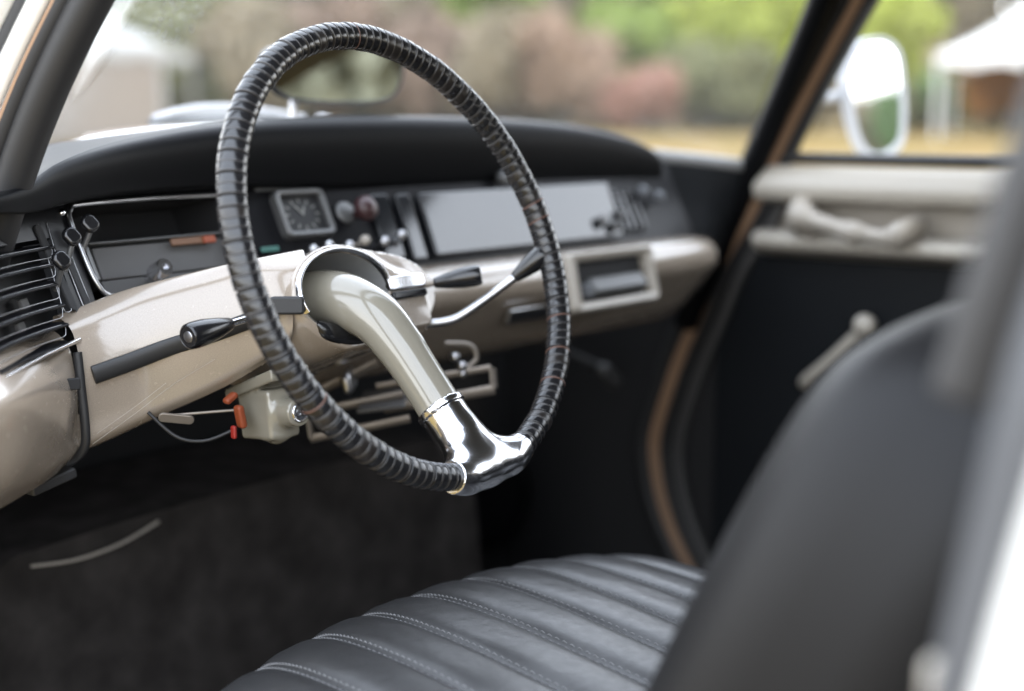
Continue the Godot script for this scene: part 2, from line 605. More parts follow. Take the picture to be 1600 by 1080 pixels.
func trees() -> void:
	var small := []
	var meshes := []
	for k in 3:
		var me := ArrayMesh.new()
		crown_mesh(20 + k, 5600, 0.078).into(me, null)
		meshes.append(me)
	# bearing, distance, crown width, crown height, height of crown centre, colour, label, name
	var olive := leaf_material(Color(0.150, 0.150, 0.072))
	var grey_green := leaf_material(Color(0.165, 0.165, 0.115))
	var tan_leaf := leaf_material(Color(0.225, 0.188, 0.128))
	var pink := leaf_material(Color(0.27, 0.15, 0.11))
	var peach := leaf_material(Color(0.27, 0.19, 0.135))
	var dusty := leaf_material(Color(0.225, 0.165, 0.125))
	var bright := leaf_material(Color(0.185, 0.235, 0.06))
	var lime := leaf_material(Color(0.26, 0.285, 0.06))
	var rust := leaf_material(Color(0.36, 0.18, 0.055))
	var green := leaf_material(Color(0.075, 0.13, 0.04))
	var list := [
		# the tall belt of trees far behind
		[31.0, 66, 13, 15, 7.5, grey_green, "tall grey-green tree at the dark end of the belt beyond the driver's pillar", "tall_tree"],
		[37.0, 64, 12, 14, 7.0, olive, "tall olive tree behind the white tent seen over the wiper", "tall_tree"],
		[42.0, 66, 12, 15, 7.5, tan_leaf, "tall tan half-bare tree above the rear-view mirror", "tall_tree"],
		[47.0, 64, 11, 14, 7.0, tan_leaf, "tall pale tan tree over the top of the steering wheel", "tall_tree"],
		[51.5, 66, 12, 15, 7.5, tan_leaf, "tall tan tree behind the dusty pink bush", "tall_tree"],
		[56.0, 64, 11, 14, 7.0, olive, "tall olive tree behind the bright green shrub", "tall_tree"],
		[61.0, 66, 12, 15, 7.5, grey_green, "tall grey-green tree behind the passenger's windscreen pillar", "tall_tree"],
		[66.5, 66, 12, 15, 7.5, tan_leaf, "tall bare tan tree beside the big marquee's roof", "tall_tree"],
		[72.0, 64, 12, 14, 7.0, grey_green, "tall grey-green tree hidden mostly by the big marquee", "tall_tree"],
		# bushes in front of it
		[36.5, 52, 5.0, 5.5, 2.5, olive, "olive bush standing right behind the white tent by the wiper", "bush"],
		[40.0, 50, 5.0, 6.0, 2.8, tan_leaf, "tan bush left of the rear-view mirror", "bush"],
		[43.3, 52, 5.0, 6.0, 2.8, dusty, "dusty bush directly behind the rear-view mirror", "bush"],
		[46.5, 50, 5.0, 5.0, 2.3, dusty, "dusty pink-brown bush inside the upper steering wheel rim", "bush"],
		[49.3, 48, 4.4, 5.2, 2.5, tan_leaf, "tan bush just outside the steering wheel's upper right rim", "bush"],
		[52.0, 47, 4.2, 4.6, 2.1, peach, "large salmon pink flowering bush above the dashboard's far end", "flowering_bush"],
		[49.0, 56, 5.5, 5.0, 5.4, bright, "fresh green tree top over the tan bush", "small_tree"],
		[54.6, 50, 5.0, 5.4, 2.9, bright, "bright green rounded shrub behind the small red bush", "bush"],
		[55.2, 44, 3.2, 2.5, 1.1, pink, "small low red-pink bush by the end of the dashboard", "flowering_bush"],
		[57.4, 47, 3.6, 3.6, 1.7, olive, "low olive bush right of the small red bush", "bush"],
		[57.6, 52, 5.4, 5.6, 3.2, lime, "yellow-green shrub behind the low olive bush", "bush"],
		[59.4, 46, 4.2, 3.2, 1.5, olive, "low olive bush against the passenger's windscreen pillar", "bush"],
		[60.2, 50, 4.5, 5.0, 3.6, lime, "lime green tree beside the passenger's windscreen pillar", "small_tree"],
		[64.6, 48, 4.4, 5.4, 3.2, lime, "lime green tree behind the door mirror", "small_tree"],
		[63.2, 44, 3.0, 2.6, 1.2, tan_leaf, "low tan bush between windscreen pillar and door mirror", "bush"],
		[69.4, 44, 4.4, 2.8, 1.5, rust, "orange-brown bush seen under the big marquee", "bush"],
		[66.8, 45, 2.4, 2.4, 1.2, green, "small dark green bush behind the marquee's corner pole", "bush"],
		# what the two mirrors see behind the car
		[178.7, 40, 2.0, 3.5, 1.8, green, "green tree behind the car, seen in the door mirror", "small_tree"],
		[181.0, 42, 3.4, 3.2, 1.6, tan_leaf, "brown bush behind the car, seen in the door mirror", "bush"],
		[151.0, 30, 12.0, 13.0, 6.2, grey_green, "broad pale green tree behind the car, seen in the rear-view mirror", "tall_tree"],
		[136.0, 32, 13.0, 13.0, 6.2, tan_leaf, "broad tan tree behind the car, seen in the rear-view mirror", "tall_tree"],
		[163.5, 31, 9.0, 9.0, 4.4, grey_green, "grey-green tree behind the car, at the edge of the rear-view mirror's picture", "tall_tree"],
	]
	var hedge_where := ["hedge bush at the far left end of the row, behind the driver's pillar", "hedge bush just right of the driver's pillar, behind the white tent", "hedge bush behind the middle of the small white tent", "hedge bush over the left tip of the wiper", "hedge bush above the wiper's bent arm", "hedge bush over the wiper pivot, left of the rear-view mirror", "hedge bush behind the left end of the rear-view mirror", "hedge bush behind the middle of the rear-view mirror", "hedge bush behind the right end of the rear-view mirror", "hedge bush inside the rim, right of the rear-view mirror", "hedge bush crossed by the rim's upper right part", "hedge bush outside the rim behind the pink-brown bush", "hedge bush behind the large salmon pink bush's left side", "hedge bush behind the large salmon pink bush's right side", "hedge bush behind the small red-pink bush", "hedge bush between small red bush and passenger's pillar", "hedge bush hidden by the passenger's windscreen pillar", "hedge bush left of the door mirror", "hedge bush behind the door mirror's glass", "hedge bush left of the marquee's corner pole", "hedge bush under the marquee's roof at the row's right end"]
	for i in 21:
		var b := 29.5 + i * 2.15
		list.append([b, 57.0 + (i % 3), 5.6, 4.2 + 0.5 * (i % 3), 1.5, [olive, tan_leaf, grey_green, dusty][(i * 7) % 4], "", "hedge_bush"])
	var k := 0
	for t in list:
		if t[7] == "hedge_bush": t[6] = hedge_where[k - 31]
		var base := place(t[0], t[1])
		var kind: String = t[7]
		var o := thing(kind, t[6], "tree" if kind.ends_with("tree") else "bush", base, "trees and bushes round the lawn")
		var top: float = t[4]
		var stem := MB.new()
		var tr: float = t[2] * 0.022
		stem.tube([base + P(0, -0.1, 0), base + P(tr, top * 0.5, 0), base + P(-tr, top, tr)], [tr * 1.4, tr, tr * 0.6], 8)
		for b in 5:
			var w := TAU * b / 5 + k
			var s := base + P(0, top * (0.4 + 0.09 * b), 0)
			stem.tube([s, s + P(cos(w) * t[2] * 0.14, top * 0.2, sin(w) * t[2] * 0.14), s + P(cos(w) * t[2] * 0.28, top * 0.5, sin(w) * t[2] * 0.28)], [tr * 0.6, tr * 0.4, tr * 0.15], 6)
		part(o, "trunk", stem, M.bark)
		var c := MeshInstance3D.new()
		c.name = "crown"
		c.mesh = meshes[k % 3]
		c.material_override = t[5]
		c.position = P(0, top, 0)
		c.scale = P(t[2] * 0.5, t[3] * 0.5, t[2] * 0.5)
		c.rotation.y = k * 1.3
		c.set_meta("kind", "stuff")
		o.add_child(c, true)
		k += 1

func tent(o: Node3D, c: Vector3, half: float, eave: float, peak: float, turn: float, walls: Array, cloth: Material) -> void:
	var f := at(c, Basis(Vector3.UP, turn))
	var ring := []
	var roof := []
	for r in 9:
		var t := float(r) / 8
		var w := half * (1.0 - t)
		var y := eave + (peak - eave) * pow(t, 1.35)
		var row := []
		for s in 4:
			var a := Vector2(1, 1).rotated(PI / 2 * s)
			var b := Vector2(1, 1).rotated(PI / 2 * (s + 1))
			for q in 7:
				var m := a.lerp(b, float(q) / 6)
				row.append(f * P(m.x * w, y, m.y * w))
		roof.append(row)
	var mb := MB.new()
	mb.grid(roof, false, true)
	part(o, "canopy", mb, cloth)
	for s in 4:
		var a := Vector2(1, 1).rotated(PI / 2 * s) * half
		var b := Vector2(1, 1).rotated(PI / 2 * (s + 1)) * half
		var e := MB.new()
		var top := []
		var low := []
		for q in 25:
			var m := a.lerp(b, float(q) / 24)
			top.append(f * P(m.x, eave, m.y))
			low.append(f * P(m.x * 1.005, eave - 0.26 - 0.05 * sin(q * PI / 2), m.y * 1.005))
		e.grid([top, low])
		part(o, "valance", e, cloth)
		var p := MB.new()
		p.tube([f * P(a.x * 0.985, 0, a.y * 0.985), f * P(a.x * 0.985, eave, a.y * 0.985)], [0.045], 10)
		part(o, "pole", p, cloth)
		if s in walls:
			var wl := MB.new()
			var r0 := []
			var r1 := []
			for q in 31:
				var m := a.lerp(b, float(q) / 30) * (0.97 + 0.012 * sin(q * 2.1))
				r0.append(f * P(m.x, 0.02, m.y))
				r1.append(f * P(m.x, eave - 0.02, m.y))
			wl.grid([r0, r1])
			part(o, "side_wall", wl, M.tent_wall)

func tents() -> void:
	var c := place(71.6, 39.5)
	var o := thing("marquee", "big white marquee with a pointed roof on the lawn beyond the passenger's window", "tent", c)
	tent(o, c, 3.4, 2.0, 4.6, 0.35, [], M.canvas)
	c = place(33.8, 33.0)
	o = thing("marquee", "white tent with beige walls seen through the driver's side of the windscreen", "tent", c)
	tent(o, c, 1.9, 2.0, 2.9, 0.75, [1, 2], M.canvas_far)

# ------------------------------------------------------------------ the car's shell
func pillar_line(side: int, dx := 0.0, dz := 0.0) -> Array:       # the line of a windscreen pillar, from belt to roof
	var o := []
	for p in [[0.72, 0.690, -0.355], [0.82, 0.690, -0.308], [0.90, 0.690, -0.272], [1.0, 0.682, -0.222], [1.08, 0.670, -0.178], [1.16, 0.650, -0.130], [1.24, 0.625, -0.082], [1.33, 0.59, -0.025], [1.39, 0.55, 0.03]]:
		var x: float = p[1] - (0.03 if side < 0 else 0.0) - (0.012 if side < 0 else 0.0)
		o.append(P(side * x + dx, p[0], p[2] + dz))
	return smooth(o, 4)

func shifted(path: Array, d: Vector3) -> Array:
	var o := []
	for p in path: o.append(p + d)
	return o

func car_body() -> void:
	var o := thing("car_body", "white saloon car's shell round the black and beige cabin, driver's door open", "car", P(0.03, 0.15, 0.3))
	# roof, with the lining below it
	var roof := []
	var lining := []
	for i in 17:
		var t := float(i) / 16
		var z := 0.0 + t * 1.95
		var y := 1.40 + 0.07 * sin(PI * clampf(t * 0.9 + 0.12, 0, 1))
		if t > 0.75: y -= (t - 0.75) * (t - 0.75) * 4.0
		var row := []
		var r2 := []
		for j in 15:
			var u := float(j) / 14 * 2 - 1
			var x := 0.03 + u * 0.60
			row.append(P(x, y - 0.06 * u * u * u * u, z + 0.03 * (u * u - 1) * (1 - t)))
			r2.append(P(0.03 + u * 0.585, y - 0.06 * u * u * u * u - 0.03, z + 0.03 * (u * u - 1) * (1 - t) + 0.01))
		roof.append(row)
		lining.append(r2)
	var mb := MB.new()
	mb.grid(roof)
	part(o, "roof", mb, M.white_paint)
	mb = MB.new()
	mb.grid(lining)
	part(o, "roof_lining", mb, M.lining)
	# passenger's windscreen pillar: padded inside cover, brown piping and rubber door seal
	var line := pillar_line(1)
	mb = MB.new()
	mb.tube(shifted(line, P(-0.018, 0, -0.020)), [0.021], 14, 1.25)
	part(o, "windscreen_pillar", mb, M.vinyl)
	var pipe := smooth([P(0.600, 1.33, 0.0), P(0.640, 1.24, -0.062), P(0.665, 1.163, -0.120), P(0.684, 1.076, -0.180), P(0.690, 1.0, -0.224), P(0.690, 0.946, -0.247), P(0.690, 0.883, -0.280), P(0.690, 0.804, -0.331), P(0.690, 0.736, -0.360), P(0.690, 0.667, -0.392), P(0.690, 0.611, -0.413), P(0.690, 0.520, -0.441), P(0.690, 0.451, -0.436), P(0.690, 0.395, -0.418), P(0.690, 0.343, -0.392), P(0.690, 0.27, -0.34)], 5)
	mb = MB.new()
	mb.tube(pipe, [0.0105], 10)
	part(o, "door_piping", mb, M.piping, "brown cloth piping round the passenger's doorway")
	mb = MB.new()
	mb.tube(shifted(pipe, P(0.006, 0.0, 0.020)), [0.011], 10)
	part(o, "door_seal", mb, M.rubber)
	mb = MB.new()
	mb.tube(shifted(pipe, P(-0.004, 0.0, -0.020)), [0.014], 10)
	part(o, "door_seal", mb, M.black_mat)
	mb = MB.new()
	mb.tube(shifted(pipe.slice(26), P(0.004, 0.0, 0.045)), [0.009], 10)
	part(o, "door_edge", mb, M.grey_box)
	# driver's windscreen pillar, seen from outside: cover, piping, painted jamb, seal, painted outside
	var left := pillar_line(-1)
	var out := P(-0.643, 0.0, -0.766)
	mb = MB.new()
	mb.tube(shifted(left, out * -0.034), [0.0155], 18, 1.15)
	part(o, "windscreen_pillar", mb, M.rubber)
	mb = MB.new()
	mb.tube(shifted(left, out * -0.012), [0.0085], 10)
	part(o, "door_seal", mb, M.black_mat)
	mb = MB.new()
	mb.tube(shifted(left, out * -0.003 + P(0, 0, 0.006)), [0.0035], 8)
	part(o, "door_piping", mb, M.piping)
	mb = MB.new()
	mb.tube(shifted(left, out * 0.008), [0.0085], 10)
	part(o, "painted_jamb", mb, M.white_paint)
	mb = MB.new()
	mb.tube(shifted(left, out * 0.022), [0.0065], 10)
	part(o, "door_seal", mb, M.grey_rubber)
	mb = MB.new()
	mb.tube(shifted(left, out * 0.045), [0.018], 14, 1.0)
	part(o, "outer_pillar", mb, M.white_paint)
	# header rail over the windscreen
	mb = MB.new()
	mb.tube(smooth([P(-0.50, 1.385, 0.03), P(-0.25, 1.405, -0.01), P(0.03, 1.41, -0.02), P(0.3, 1.405, -0.01), P(0.56, 1.385, 0.03)], 6), [0.022], 10)
	part(o, "windscreen_header", mb, M.vinyl)
	# scuttle below the glass and the bonnet in front of it
	var sc := []
	for p in [[-0.60, 1.000, -0.26], [-0.50, 1.005, -0.365], [-0.42, 1.014, -0.45], [-0.30, 1.026, -0.53], [-0.15, 1.034, -0.585], [0.0, 1.037, -0.605], [0.15, 1.036, -0.60], [0.30, 1.026, -0.55], [0.45, 1.008, -0.46], [0.60, 0.985, -0.32]]:
		sc.append(P(p[0], p[1], p[2]))
	sc = smooth(sc, 5)
	mb = MB.new()
	mb.tube(shifted(sc, P(0, -0.006, 0)), [0.012], 10, 1.1)
	part(o, "scuttle", mb, M.white_paint)
	var bon := []
	for k in 12:
		var t := float(k) / 11
		var row := []
		for p in sc:
			row.append(P(p.x * (1.0 + 0.1 * t), p.y - 0.012 - 0.35 * t * t - 0.05 * t, lerpf(p.z - 0.01, -1.9 + p.x * p.x, t)))
		bon.append(row)
	mb = MB.new()
	mb.grid(bon)
	part(o, "bonnet", mb, M.white_paint)
	# floor, bulkhead, sides
	mb = MB.new()
	mb.box(P(1.36, 2.6, 0.03), at(P(0.03, 0.20, 0.45), facing(Vector3.UP, Vector3.BACK)), 0.004)
	part(o, "floor", mb, M.carpet)
	mb = MB.new()
	mb.box(P(1.36, 0.80, 0.03), at(P(0.03, 0.60, -0.80)), 0.004)
	part(o, "bulkhead", mb, M.dark)
	for s in [-1, 1]:
		mb = MB.new()
		mb.box(P(0.03, 0.78, 0.62), at(P(0.03 + s * 0.69, 0.59, -0.56 - (0.02 if s > 0 else 0.06))), 0.004)
		part(o, "kick_panel", mb, M.dark)
		mb = MB.new()
		mb.box(P(0.10, 0.12, 1.30), at(P(0.03 + s * 0.74, 0.24, 0.15)), 0.02)
		part(o, "sill", mb, M.white_paint if s < 0 else M.dark)
	# outer skin of wings and doors
	for s in [-1, 1]:
		mb = MB.new()
		var skin := []
		for q in [[0.18, 0.78], [0.30, 0.82], [0.60, 0.84], [0.85, 0.815], [0.965, 0.775]]:
			var row := []
			for k in 13:
				var z := lerpf(-1.7, (-0.30 if s < 0 else 1.9), k / 12.0)
				row.append(P(0.03 + s * (q[1] - 0.10 * maxf(0.0, -z - 0.5)), q[0], z))
			skin.append(row)
		mb.grid(skin)
		part(o, "outer_panel", mb, M.white_paint)
	# carpeted hump that houses the gearbox
	var hump := []
	for i in 5:
		var t := float(i) / 4
		var row := []
		for p in smooth([P(-0.52, 0.215, 0), P(-0.515, 0.40, 0.0), P(-0.49, 0.555, 0.0), P(-0.40, 0.58, 0.0), P(-0.1, 0.59, 0), P(0.18, 0.59, 0.0), P(0.262, 0.57, 0), P(0.285, 0.50, 0), P(0.288, 0.36, 0), P(0.29, 0.215, 0)], 5):
			row.append(p + P(0, 0, -0.50 - 0.27 * t + (0.10 * (0.59 - p.y) if i == 0 else 0.03)))
		hump.append(row)
	mb = MB.new()
	mb.grid(hump)
	var face := []
	for p in hump[0]: face.append(p)
	mb.fan(face, P(-0.1, 0.40, -0.481), Vector3(0, 0.1, 1).normalized())
	part(o, "gearbox_hump", mb, M.carpet)
	mb = MB.new()
	mb.tube(smooth([P(-0.452, 0.566, -0.484), P(-0.40, 0.562, -0.478), P(-0.34, 0.566, -0.480), P(-0.28, 0.577, -0.490)], 6), [0.0018], 8)
	part(o, "carpet_binding", mb, M.beige_plain)
	# round blower housing in the passenger's footwell
	mb = MB.new()
	mb.lathe([Vector2(0.0, 0.05), Vector2(0.07, 0.05), Vector2(0.095, 0.035), Vector2(0.105, 0.0), Vector2(0.105, -0.05)], P(0.55, 0.40, -0.72), P(-0.2, 0.1, 1), 32)
	part(o, "blower_housing", mb, M.vinyl)
	# pillar between the doors on the driver's side, painted outside, with its seal and latch plate
	mb = MB.new()
	var pill := []
	for p in [[0.30, 0.655], [0.60, 0.677], [0.80, 0.710], [0.90, 0.730], [0.95, 0.741], [0.985, 0.753]]:
		var row := []
		for q in smooth([P(-0.815, p[0], p[1] + 0.003), P(-0.833, p[0], p[1] - 0.007), P(-0.848, p[0], p[1] + 0.003), P(-0.868, p[0], p[1] + 0.02), P(-0.878, p[0], p[1] + 0.06), P(-0.875, p[0], p[1] + 0.14)], 5):
			row.append(q)
		pill.append(row)
	mb.grid(pill)
	part(o, "door_pillar", mb, M.white_paint, "white painted pillar between the driver's door and the rear door")
	mb = MB.new()
	mb.tube(smooth([P(-0.785, 0.30, 0.640), P(-0.785, 0.60, 0.657), P(-0.785, 0.80, 0.690), P(-0.785, 0.90, 0.707), P(-0.785, 0.97, 0.720), P(-0.78, 1.05, 0.742)], 6), [0.0125], 14, 1.3, Vector3(0, 0, 1))
	part(o, "door_seal", mb, M.grey_rubber, "grey rubber door seal beside the white pillar")
	mb = MB.new()
	mb.slab(MB.rrect(0.016, 0.050, 0.0075), 0.012, 0.005, at(P(-0.770, 0.826, 0.678), facing(P(-0.5, 0, -0.85))))
	part(o, "latch_plate", mb, M.door_cream)
	# upper half of that pillar and its mate, rear pillars, rear deck, back of the cabin
	for s in [-1, 1]:
		mb = MB.new()
		mb.tube([P(0.03 + s * 0.72, 0.95, 0.76), P(0.03 + s * 0.69, 1.12, 0.78), P(0.03 + s * 0.60, 1.40, 0.80)], [0.02], 10)
		part(o, "upper_door_pillar", mb, M.black_mat)
		mb = MB.new()
		mb.grid(loft([[P(0.03 + s * 0.70, 0.95, 1.55), P(0.03 + s * 0.68, 1.15, 1.60), P(0.03 + s * 0.60, 1.36, 1.62)], [P(0.03 + s * 0.66, 0.95, 1.85), P(0.03 + s * 0.62, 1.15, 1.85), P(0.03 + s * 0.57, 1.34, 1.80)]], 4, 5))
		part(o, "rear_pillar", mb, M.lining)
		mb = MB.new()
		mb.box(P(0.04, 0.72, 1.2), at(P(0.03 + s * 0.73, 0.60, 1.36)), 0.01)
		part(o, "rear_side", mb, M.navy)
	mb = MB.new()
	mb.box(P(1.40, 0.75, 0.05), at(P(0.03, 0.58, 1.70)), 0.01)
	part(o, "rear_bulkhead", mb, M.navy)
	# black corner panel between dashboard and passenger's pillar, and its ledge, pale because reflected sky is put into its colour
	mb = MB.new()
	mb.grid(loft([[P(0.495, 1.003, -0.40), P(0.497, 1.004, -0.345), P(0.50, 0.994, -0.328), P(0.505, 0.93, -0.325), P(0.51, 0.86, -0.315), P(0.515, 0.80, -0.33)],
		[P(0.575, 0.996, -0.38), P(0.572, 0.995, -0.305), P(0.574, 0.985, -0.287), P(0.58, 0.92, -0.285), P(0.585, 0.85, -0.28), P(0.59, 0.79, -0.30)],
		[P(0.665, 0.985, -0.34), P(0.655, 0.984, -0.268), P(0.654, 0.973, -0.254), P(0.654, 0.91, -0.275), P(0.654, 0.84, -0.300), P(0.655, 0.78, -0.34)]], 6, 6))
	part(o, "corner_panel", mb, M.navy)

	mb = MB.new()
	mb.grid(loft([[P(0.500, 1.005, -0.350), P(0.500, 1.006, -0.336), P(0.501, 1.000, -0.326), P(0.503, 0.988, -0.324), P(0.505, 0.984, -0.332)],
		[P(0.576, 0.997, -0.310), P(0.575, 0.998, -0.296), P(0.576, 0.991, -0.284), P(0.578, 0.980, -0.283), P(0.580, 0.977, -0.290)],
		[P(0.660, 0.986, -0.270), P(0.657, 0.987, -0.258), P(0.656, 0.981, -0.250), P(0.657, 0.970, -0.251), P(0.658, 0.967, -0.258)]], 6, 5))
	part(o, "corner_ledge", mb, M.sky_sheen_trim, "ledge along the top of the corner panel, sky reflection painted in pale grey")

func windscreen() -> void:
	# curved glass from the scuttle to the header
	var rows := []
	var low := smooth([P(-0.60, 0.995, -0.255), P(-0.50, 1.015, -0.36), P(-0.35, 1.03, -0.495), P(-0.15, 1.042, -0.575), P(0.03, 1.045, -0.595), P(0.2, 1.042, -0.575), P(0.4, 1.03, -0.495), P(0.55, 1.01, -0.36), P(0.65, 0.99, -0.262)], 5)
	var up := smooth([P(-0.50, 1.375, 0.02), P(-0.42, 1.385, -0.0), P(-0.30, 1.395, -0.02), P(-0.12, 1.40, -0.035), P(0.03, 1.40, -0.04), P(0.18, 1.40, -0.035), P(0.36, 1.395, -0.02), P(0.48, 1.385, 0.0), P(0.56, 1.375, 0.02)], 5)
	for k in 13:
		var t := float(k) / 12
		var row := []
		for i in low.size():
			var p: Vector3 = low[i].lerp(up[i], t)
			row.append(p + P(0, 0.02, -0.03) * sin(PI * t))
		rows.append(row)
	var mb := MB.new()
	mb.grid(rows)
	var ws := alone("windscreen", mb, M.glass, "curved dusty glass windscreen above the black dashboard", "windscreen")
	for row in rows:
		for i in row.size(): row[i] += P(0, -0.001, 0.0035)
	mb = MB.new()
	mb.grid(rows)
	part(ws, "dust_film", mb, M.haze)
	var smear := []
	for i in 9:
		var row := []
		for j in 9:
			var u := float(i) / 8
			var w := float(j) / 8
			var q: Vector3 = P(-0.375, 1.135, -0.352).lerp(P(-0.27, 1.125, -0.427), u).lerp(P(-0.33, 1.20, -0.345).lerp(P(-0.235, 1.195, -0.39), u), w)
			row.append(q + P(-0.004, 0.0, 0.008))
		smear.append(row)
	mb = MB.new()
	mb.grid(smear)
	alone("smear", mb, M.film, "whitish dried smear on the inside of the windscreen left of the mirror", "smear")
	# wiper on the driver's side
	var w := thing("windscreen_wiper", "silver wiper arm and blade lying over the white scuttle outside the windscreen", "wiper", P(0.16, 1.03, -0.66))
	mb = MB.new()
	mb.tube(smooth([P(-0.115, 1.045, -0.70), P(-0.06, 1.056, -0.71), P(0.0, 1.061, -0.715), P(0.07, 1.058, -0.715), P(0.15, 1.045, -0.70)], 6), [0.004, 0.005], 10, 1.8)
	part(w, "arm", mb, M.satin)
	mb = MB.new()
	mb.tube(smooth([P(-0.125, 1.045, -0.69), P(-0.02, 1.048, -0.70), P(0.10, 1.046, -0.70), P(0.18, 1.038, -0.68)], 5), [0.003], 8, 1.6)
	part(w, "blade", mb, M.grey_rubber)
	mb = MB.new()
	mb.lathe([Vector2(0, 0.014), Vector2(0.010, 0.012), Vector2(0.013, 0.0), Vector2(0.013, -0.02)], P(0.17, 1.04, -0.68), P(0, 1, 0.3), 16)
	part(w, "pivot", mb, M.satin)

# ------------------------------------------------------------------ dashboard, upper part
func fz(x: float, y: float) -> float:
	var t := maxf(0.0, (-0.40 - x) / 0.22)
	return -0.26 + 0.075 * t * t - 0.5 * (y - 0.9)

func F(x: float, y: float, off := 0.0) -> Vector3:      # a point on the leaning fascia, off metres in front of it
	return P(x, y, fz(x, y)) + P(0, 0.447, 0.894) * off

func FB(x := 0.0) -> Basis:
	var t := maxf(0.0, (-0.40 - x) / 0.22)
	return facing(P(2.0 * 0.075 * t / 0.22, 0.447, 0.894))

func fascia(x0: float, x1: float, y0: float, y1: float, k := 10) -> MB:
	var mb := MB.new()
	var rows := []
	for d in [-0.012, 0.0, 0.0]:
		var row := []
		for i in k + 1: row.append(F(lerpf(x0, x1, float(i) / k), y1, d))
		rows.append(row)
	for d in [0.0, 0.0, -0.012]:
		var row := []
		for i in k + 1: row.append(F(lerpf(x0, x1, float(i) / k), y0, d))
		rows.append(row)
	mb.grid(rows)
	return mb

func dashboard() -> void:
	var o := thing("dashboard", "long black and beige dashboard under the windscreen, with vents, clock and glove box", "dashboard", P(0.0, 0.75, -0.35))
	# padded hood
	var st := []
	for p in [[-0.70, -0.15, 0.985, 0.12], [-0.655, -0.165, 0.988, 0.16], [-0.605, -0.192, 0.997, 0.30], [-0.55, -0.225, 1.013, 0.44], [-0.45, -0.262, 1.030, 0.60], [-0.31, -0.285, 1.045, 0.78], [-0.12, -0.298, 1.052, 0.98], [0.1, -0.300, 1.050, 1.0], [0.25, -0.300, 1.043, 0.95], [0.355, -0.298, 1.031, 0.82], [0.43, -0.296, 1.016, 0.66], [0.468, -0.295, 1.0, 0.48], [0.478, -0.296, 0.987, 0.34]]:
		var s: float = p[3]
		var row := []
		for q in [[-0.03, -0.26], [-0.010, -0.13], [0.0, -0.03], [-0.0005, -0.010], [-0.004, 0.002], [-0.012, 0.010], [-0.026, 0.013], [-0.045, 0.012], [-0.065, 0.009], [-0.080, 0.005], [-0.086, -0.006], [-0.083, -0.03], [-0.080, -0.05]]:
			row.append(P(p[0], p[2] + q[0] * s, p[1] + q[1] * (s if q[1] > 0 else (0.25 if p[0] < -0.5 or p[0] > 0.45 else 1.0))))
		st.append(row)
	var mb := MB.new()
	var pad := loft(st, 4, 4)
	mb.grid(pad)
	mb.fan(pad[pad.size() - 1], P(0.476, 0.965, -0.33), Vector3.RIGHT)
	part(o, "padded_hood", mb, M.vinyl)
	# fascia panels round the openings
	part(o, "fascia_panel", fascia(-0.555, -0.525, 0.855, 0.992, 4), M.fascia)
	part(o, "fascia_panel", fascia(-0.525, -0.325, 0.972, 0.992), M.fascia)
	part(o, "fascia_panel", fascia(-0.325, 0.50, 0.858, 0.992), M.fascia)
	part(o, "fascia_panel", fascia(-0.70, -0.555, 0.945, 0.985, 6), M.fascia)
	part(o, "fascia_panel", fascia(-0.525, -0.325, 0.86, 0.884), M.fascia)
	# driver's air vent: dark duct, slats and bright edges
	var vent := part(o, "vent_duct", fascia(-0.70, -0.556, 0.855, 0.946, 6).moved(at(P(0, -0.012, -0.024))), M.black_mat)
	var rows_y := [0.9395, 0.925, 0.9092, 0.8915, 0.8758, 0.861]
	for i in 6:
		var y: float = rows_y[i]
		var xr := -0.562 - 0.004 * i
		var s := MB.new()
		var path := []
		for k in 7:
			path.append(F(lerpf(-0.70, xr, float(k) / 6), y, -0.006))
		s.tube(path, [0.0095], 10, 0.26, P(0, 1, 0))
		part(vent, "slat", s, M.slat)
		if i < 5:
			var e := MB.new()
			var y2: float = rows_y[i + 1] + 0.003
			var l := []
			for k in 5: l.append(F(lerpf(-0.70, xr - 0.006, float(k) / 4), y - 0.0022, 0.0022))
			l.append(F(xr - 0.002, y - 0.004, 0.0022))
			l.append(F(xr - 0.001, (y + y2) / 2, 0.0022))
			l.append(F(xr - 0.004, y2 + 0.001, 0.0022))
			for k in 5: l.append(F(lerpf(xr - 0.008, -0.70, float(k) / 4), y2, 0.0022))
			e.tube(l, [0.00038], 6)
			part(vent, "bright_edge", e, M.satin)
	for p in [[-0.645, 0.868, 0.014], [-0.625, 0.884, 0.012], [-0.61, 0.901, 0.014]]:
		var f := MB.new()
		f.box(P(0.016, 0.010, 0.004), at(F(p[0], p[1], -0.016), FB(p[0])), 0.001)
		part(vent, "vane", f, M.grey_box)
	mb = MB.new()
	mb.tube([F(-0.70, 0.853, 0.001), F(-0.62, 0.855, 0.003), F(-0.566, 0.858, 0.003)], [0.0022], 8)
	part(o, "bright_trim", mb, M.chrome)
	# the two heater slots and their paddle levers
	for q in [[-0.5635, 0.957, -0.5665, 0.882, 0.0065], [-0.5435, 0.930, -0.5385, 0.880, 0.0055]]:
		mb = MB.new()
		var l := [F(q[0] - q[4], q[1], 0.001), F(q[2] - q[4], q[3] + 0.006, 0.001), F(q[2] - q[4] * 0.7, q[3] + 0.001, 0.001), F(q[2], q[3], 0.001), F(q[2] + q[4] * 0.7, q[3] + 0.001, 0.001), F(q[2] + q[4], q[3] + 0.006, 0.001), F(q[0] + q[4], q[1], 0.001)]
		mb.tube(l, [0.00038], 6)
		var slot := part(o, "heater_slot", mb, M.satin)
		mb = MB.new()
		mb.slab(MB.rrect(q[4] * 1.7, (q[1] - q[3]) * 1.1, q[4] * 0.8), 0.003, 0.001, at(F((q[0] + q[2]) / 2, (q[1] + q[3]) / 2, 0.0005), FB(q[0])))
		part(slot, "slot_channel", mb, M.dark)
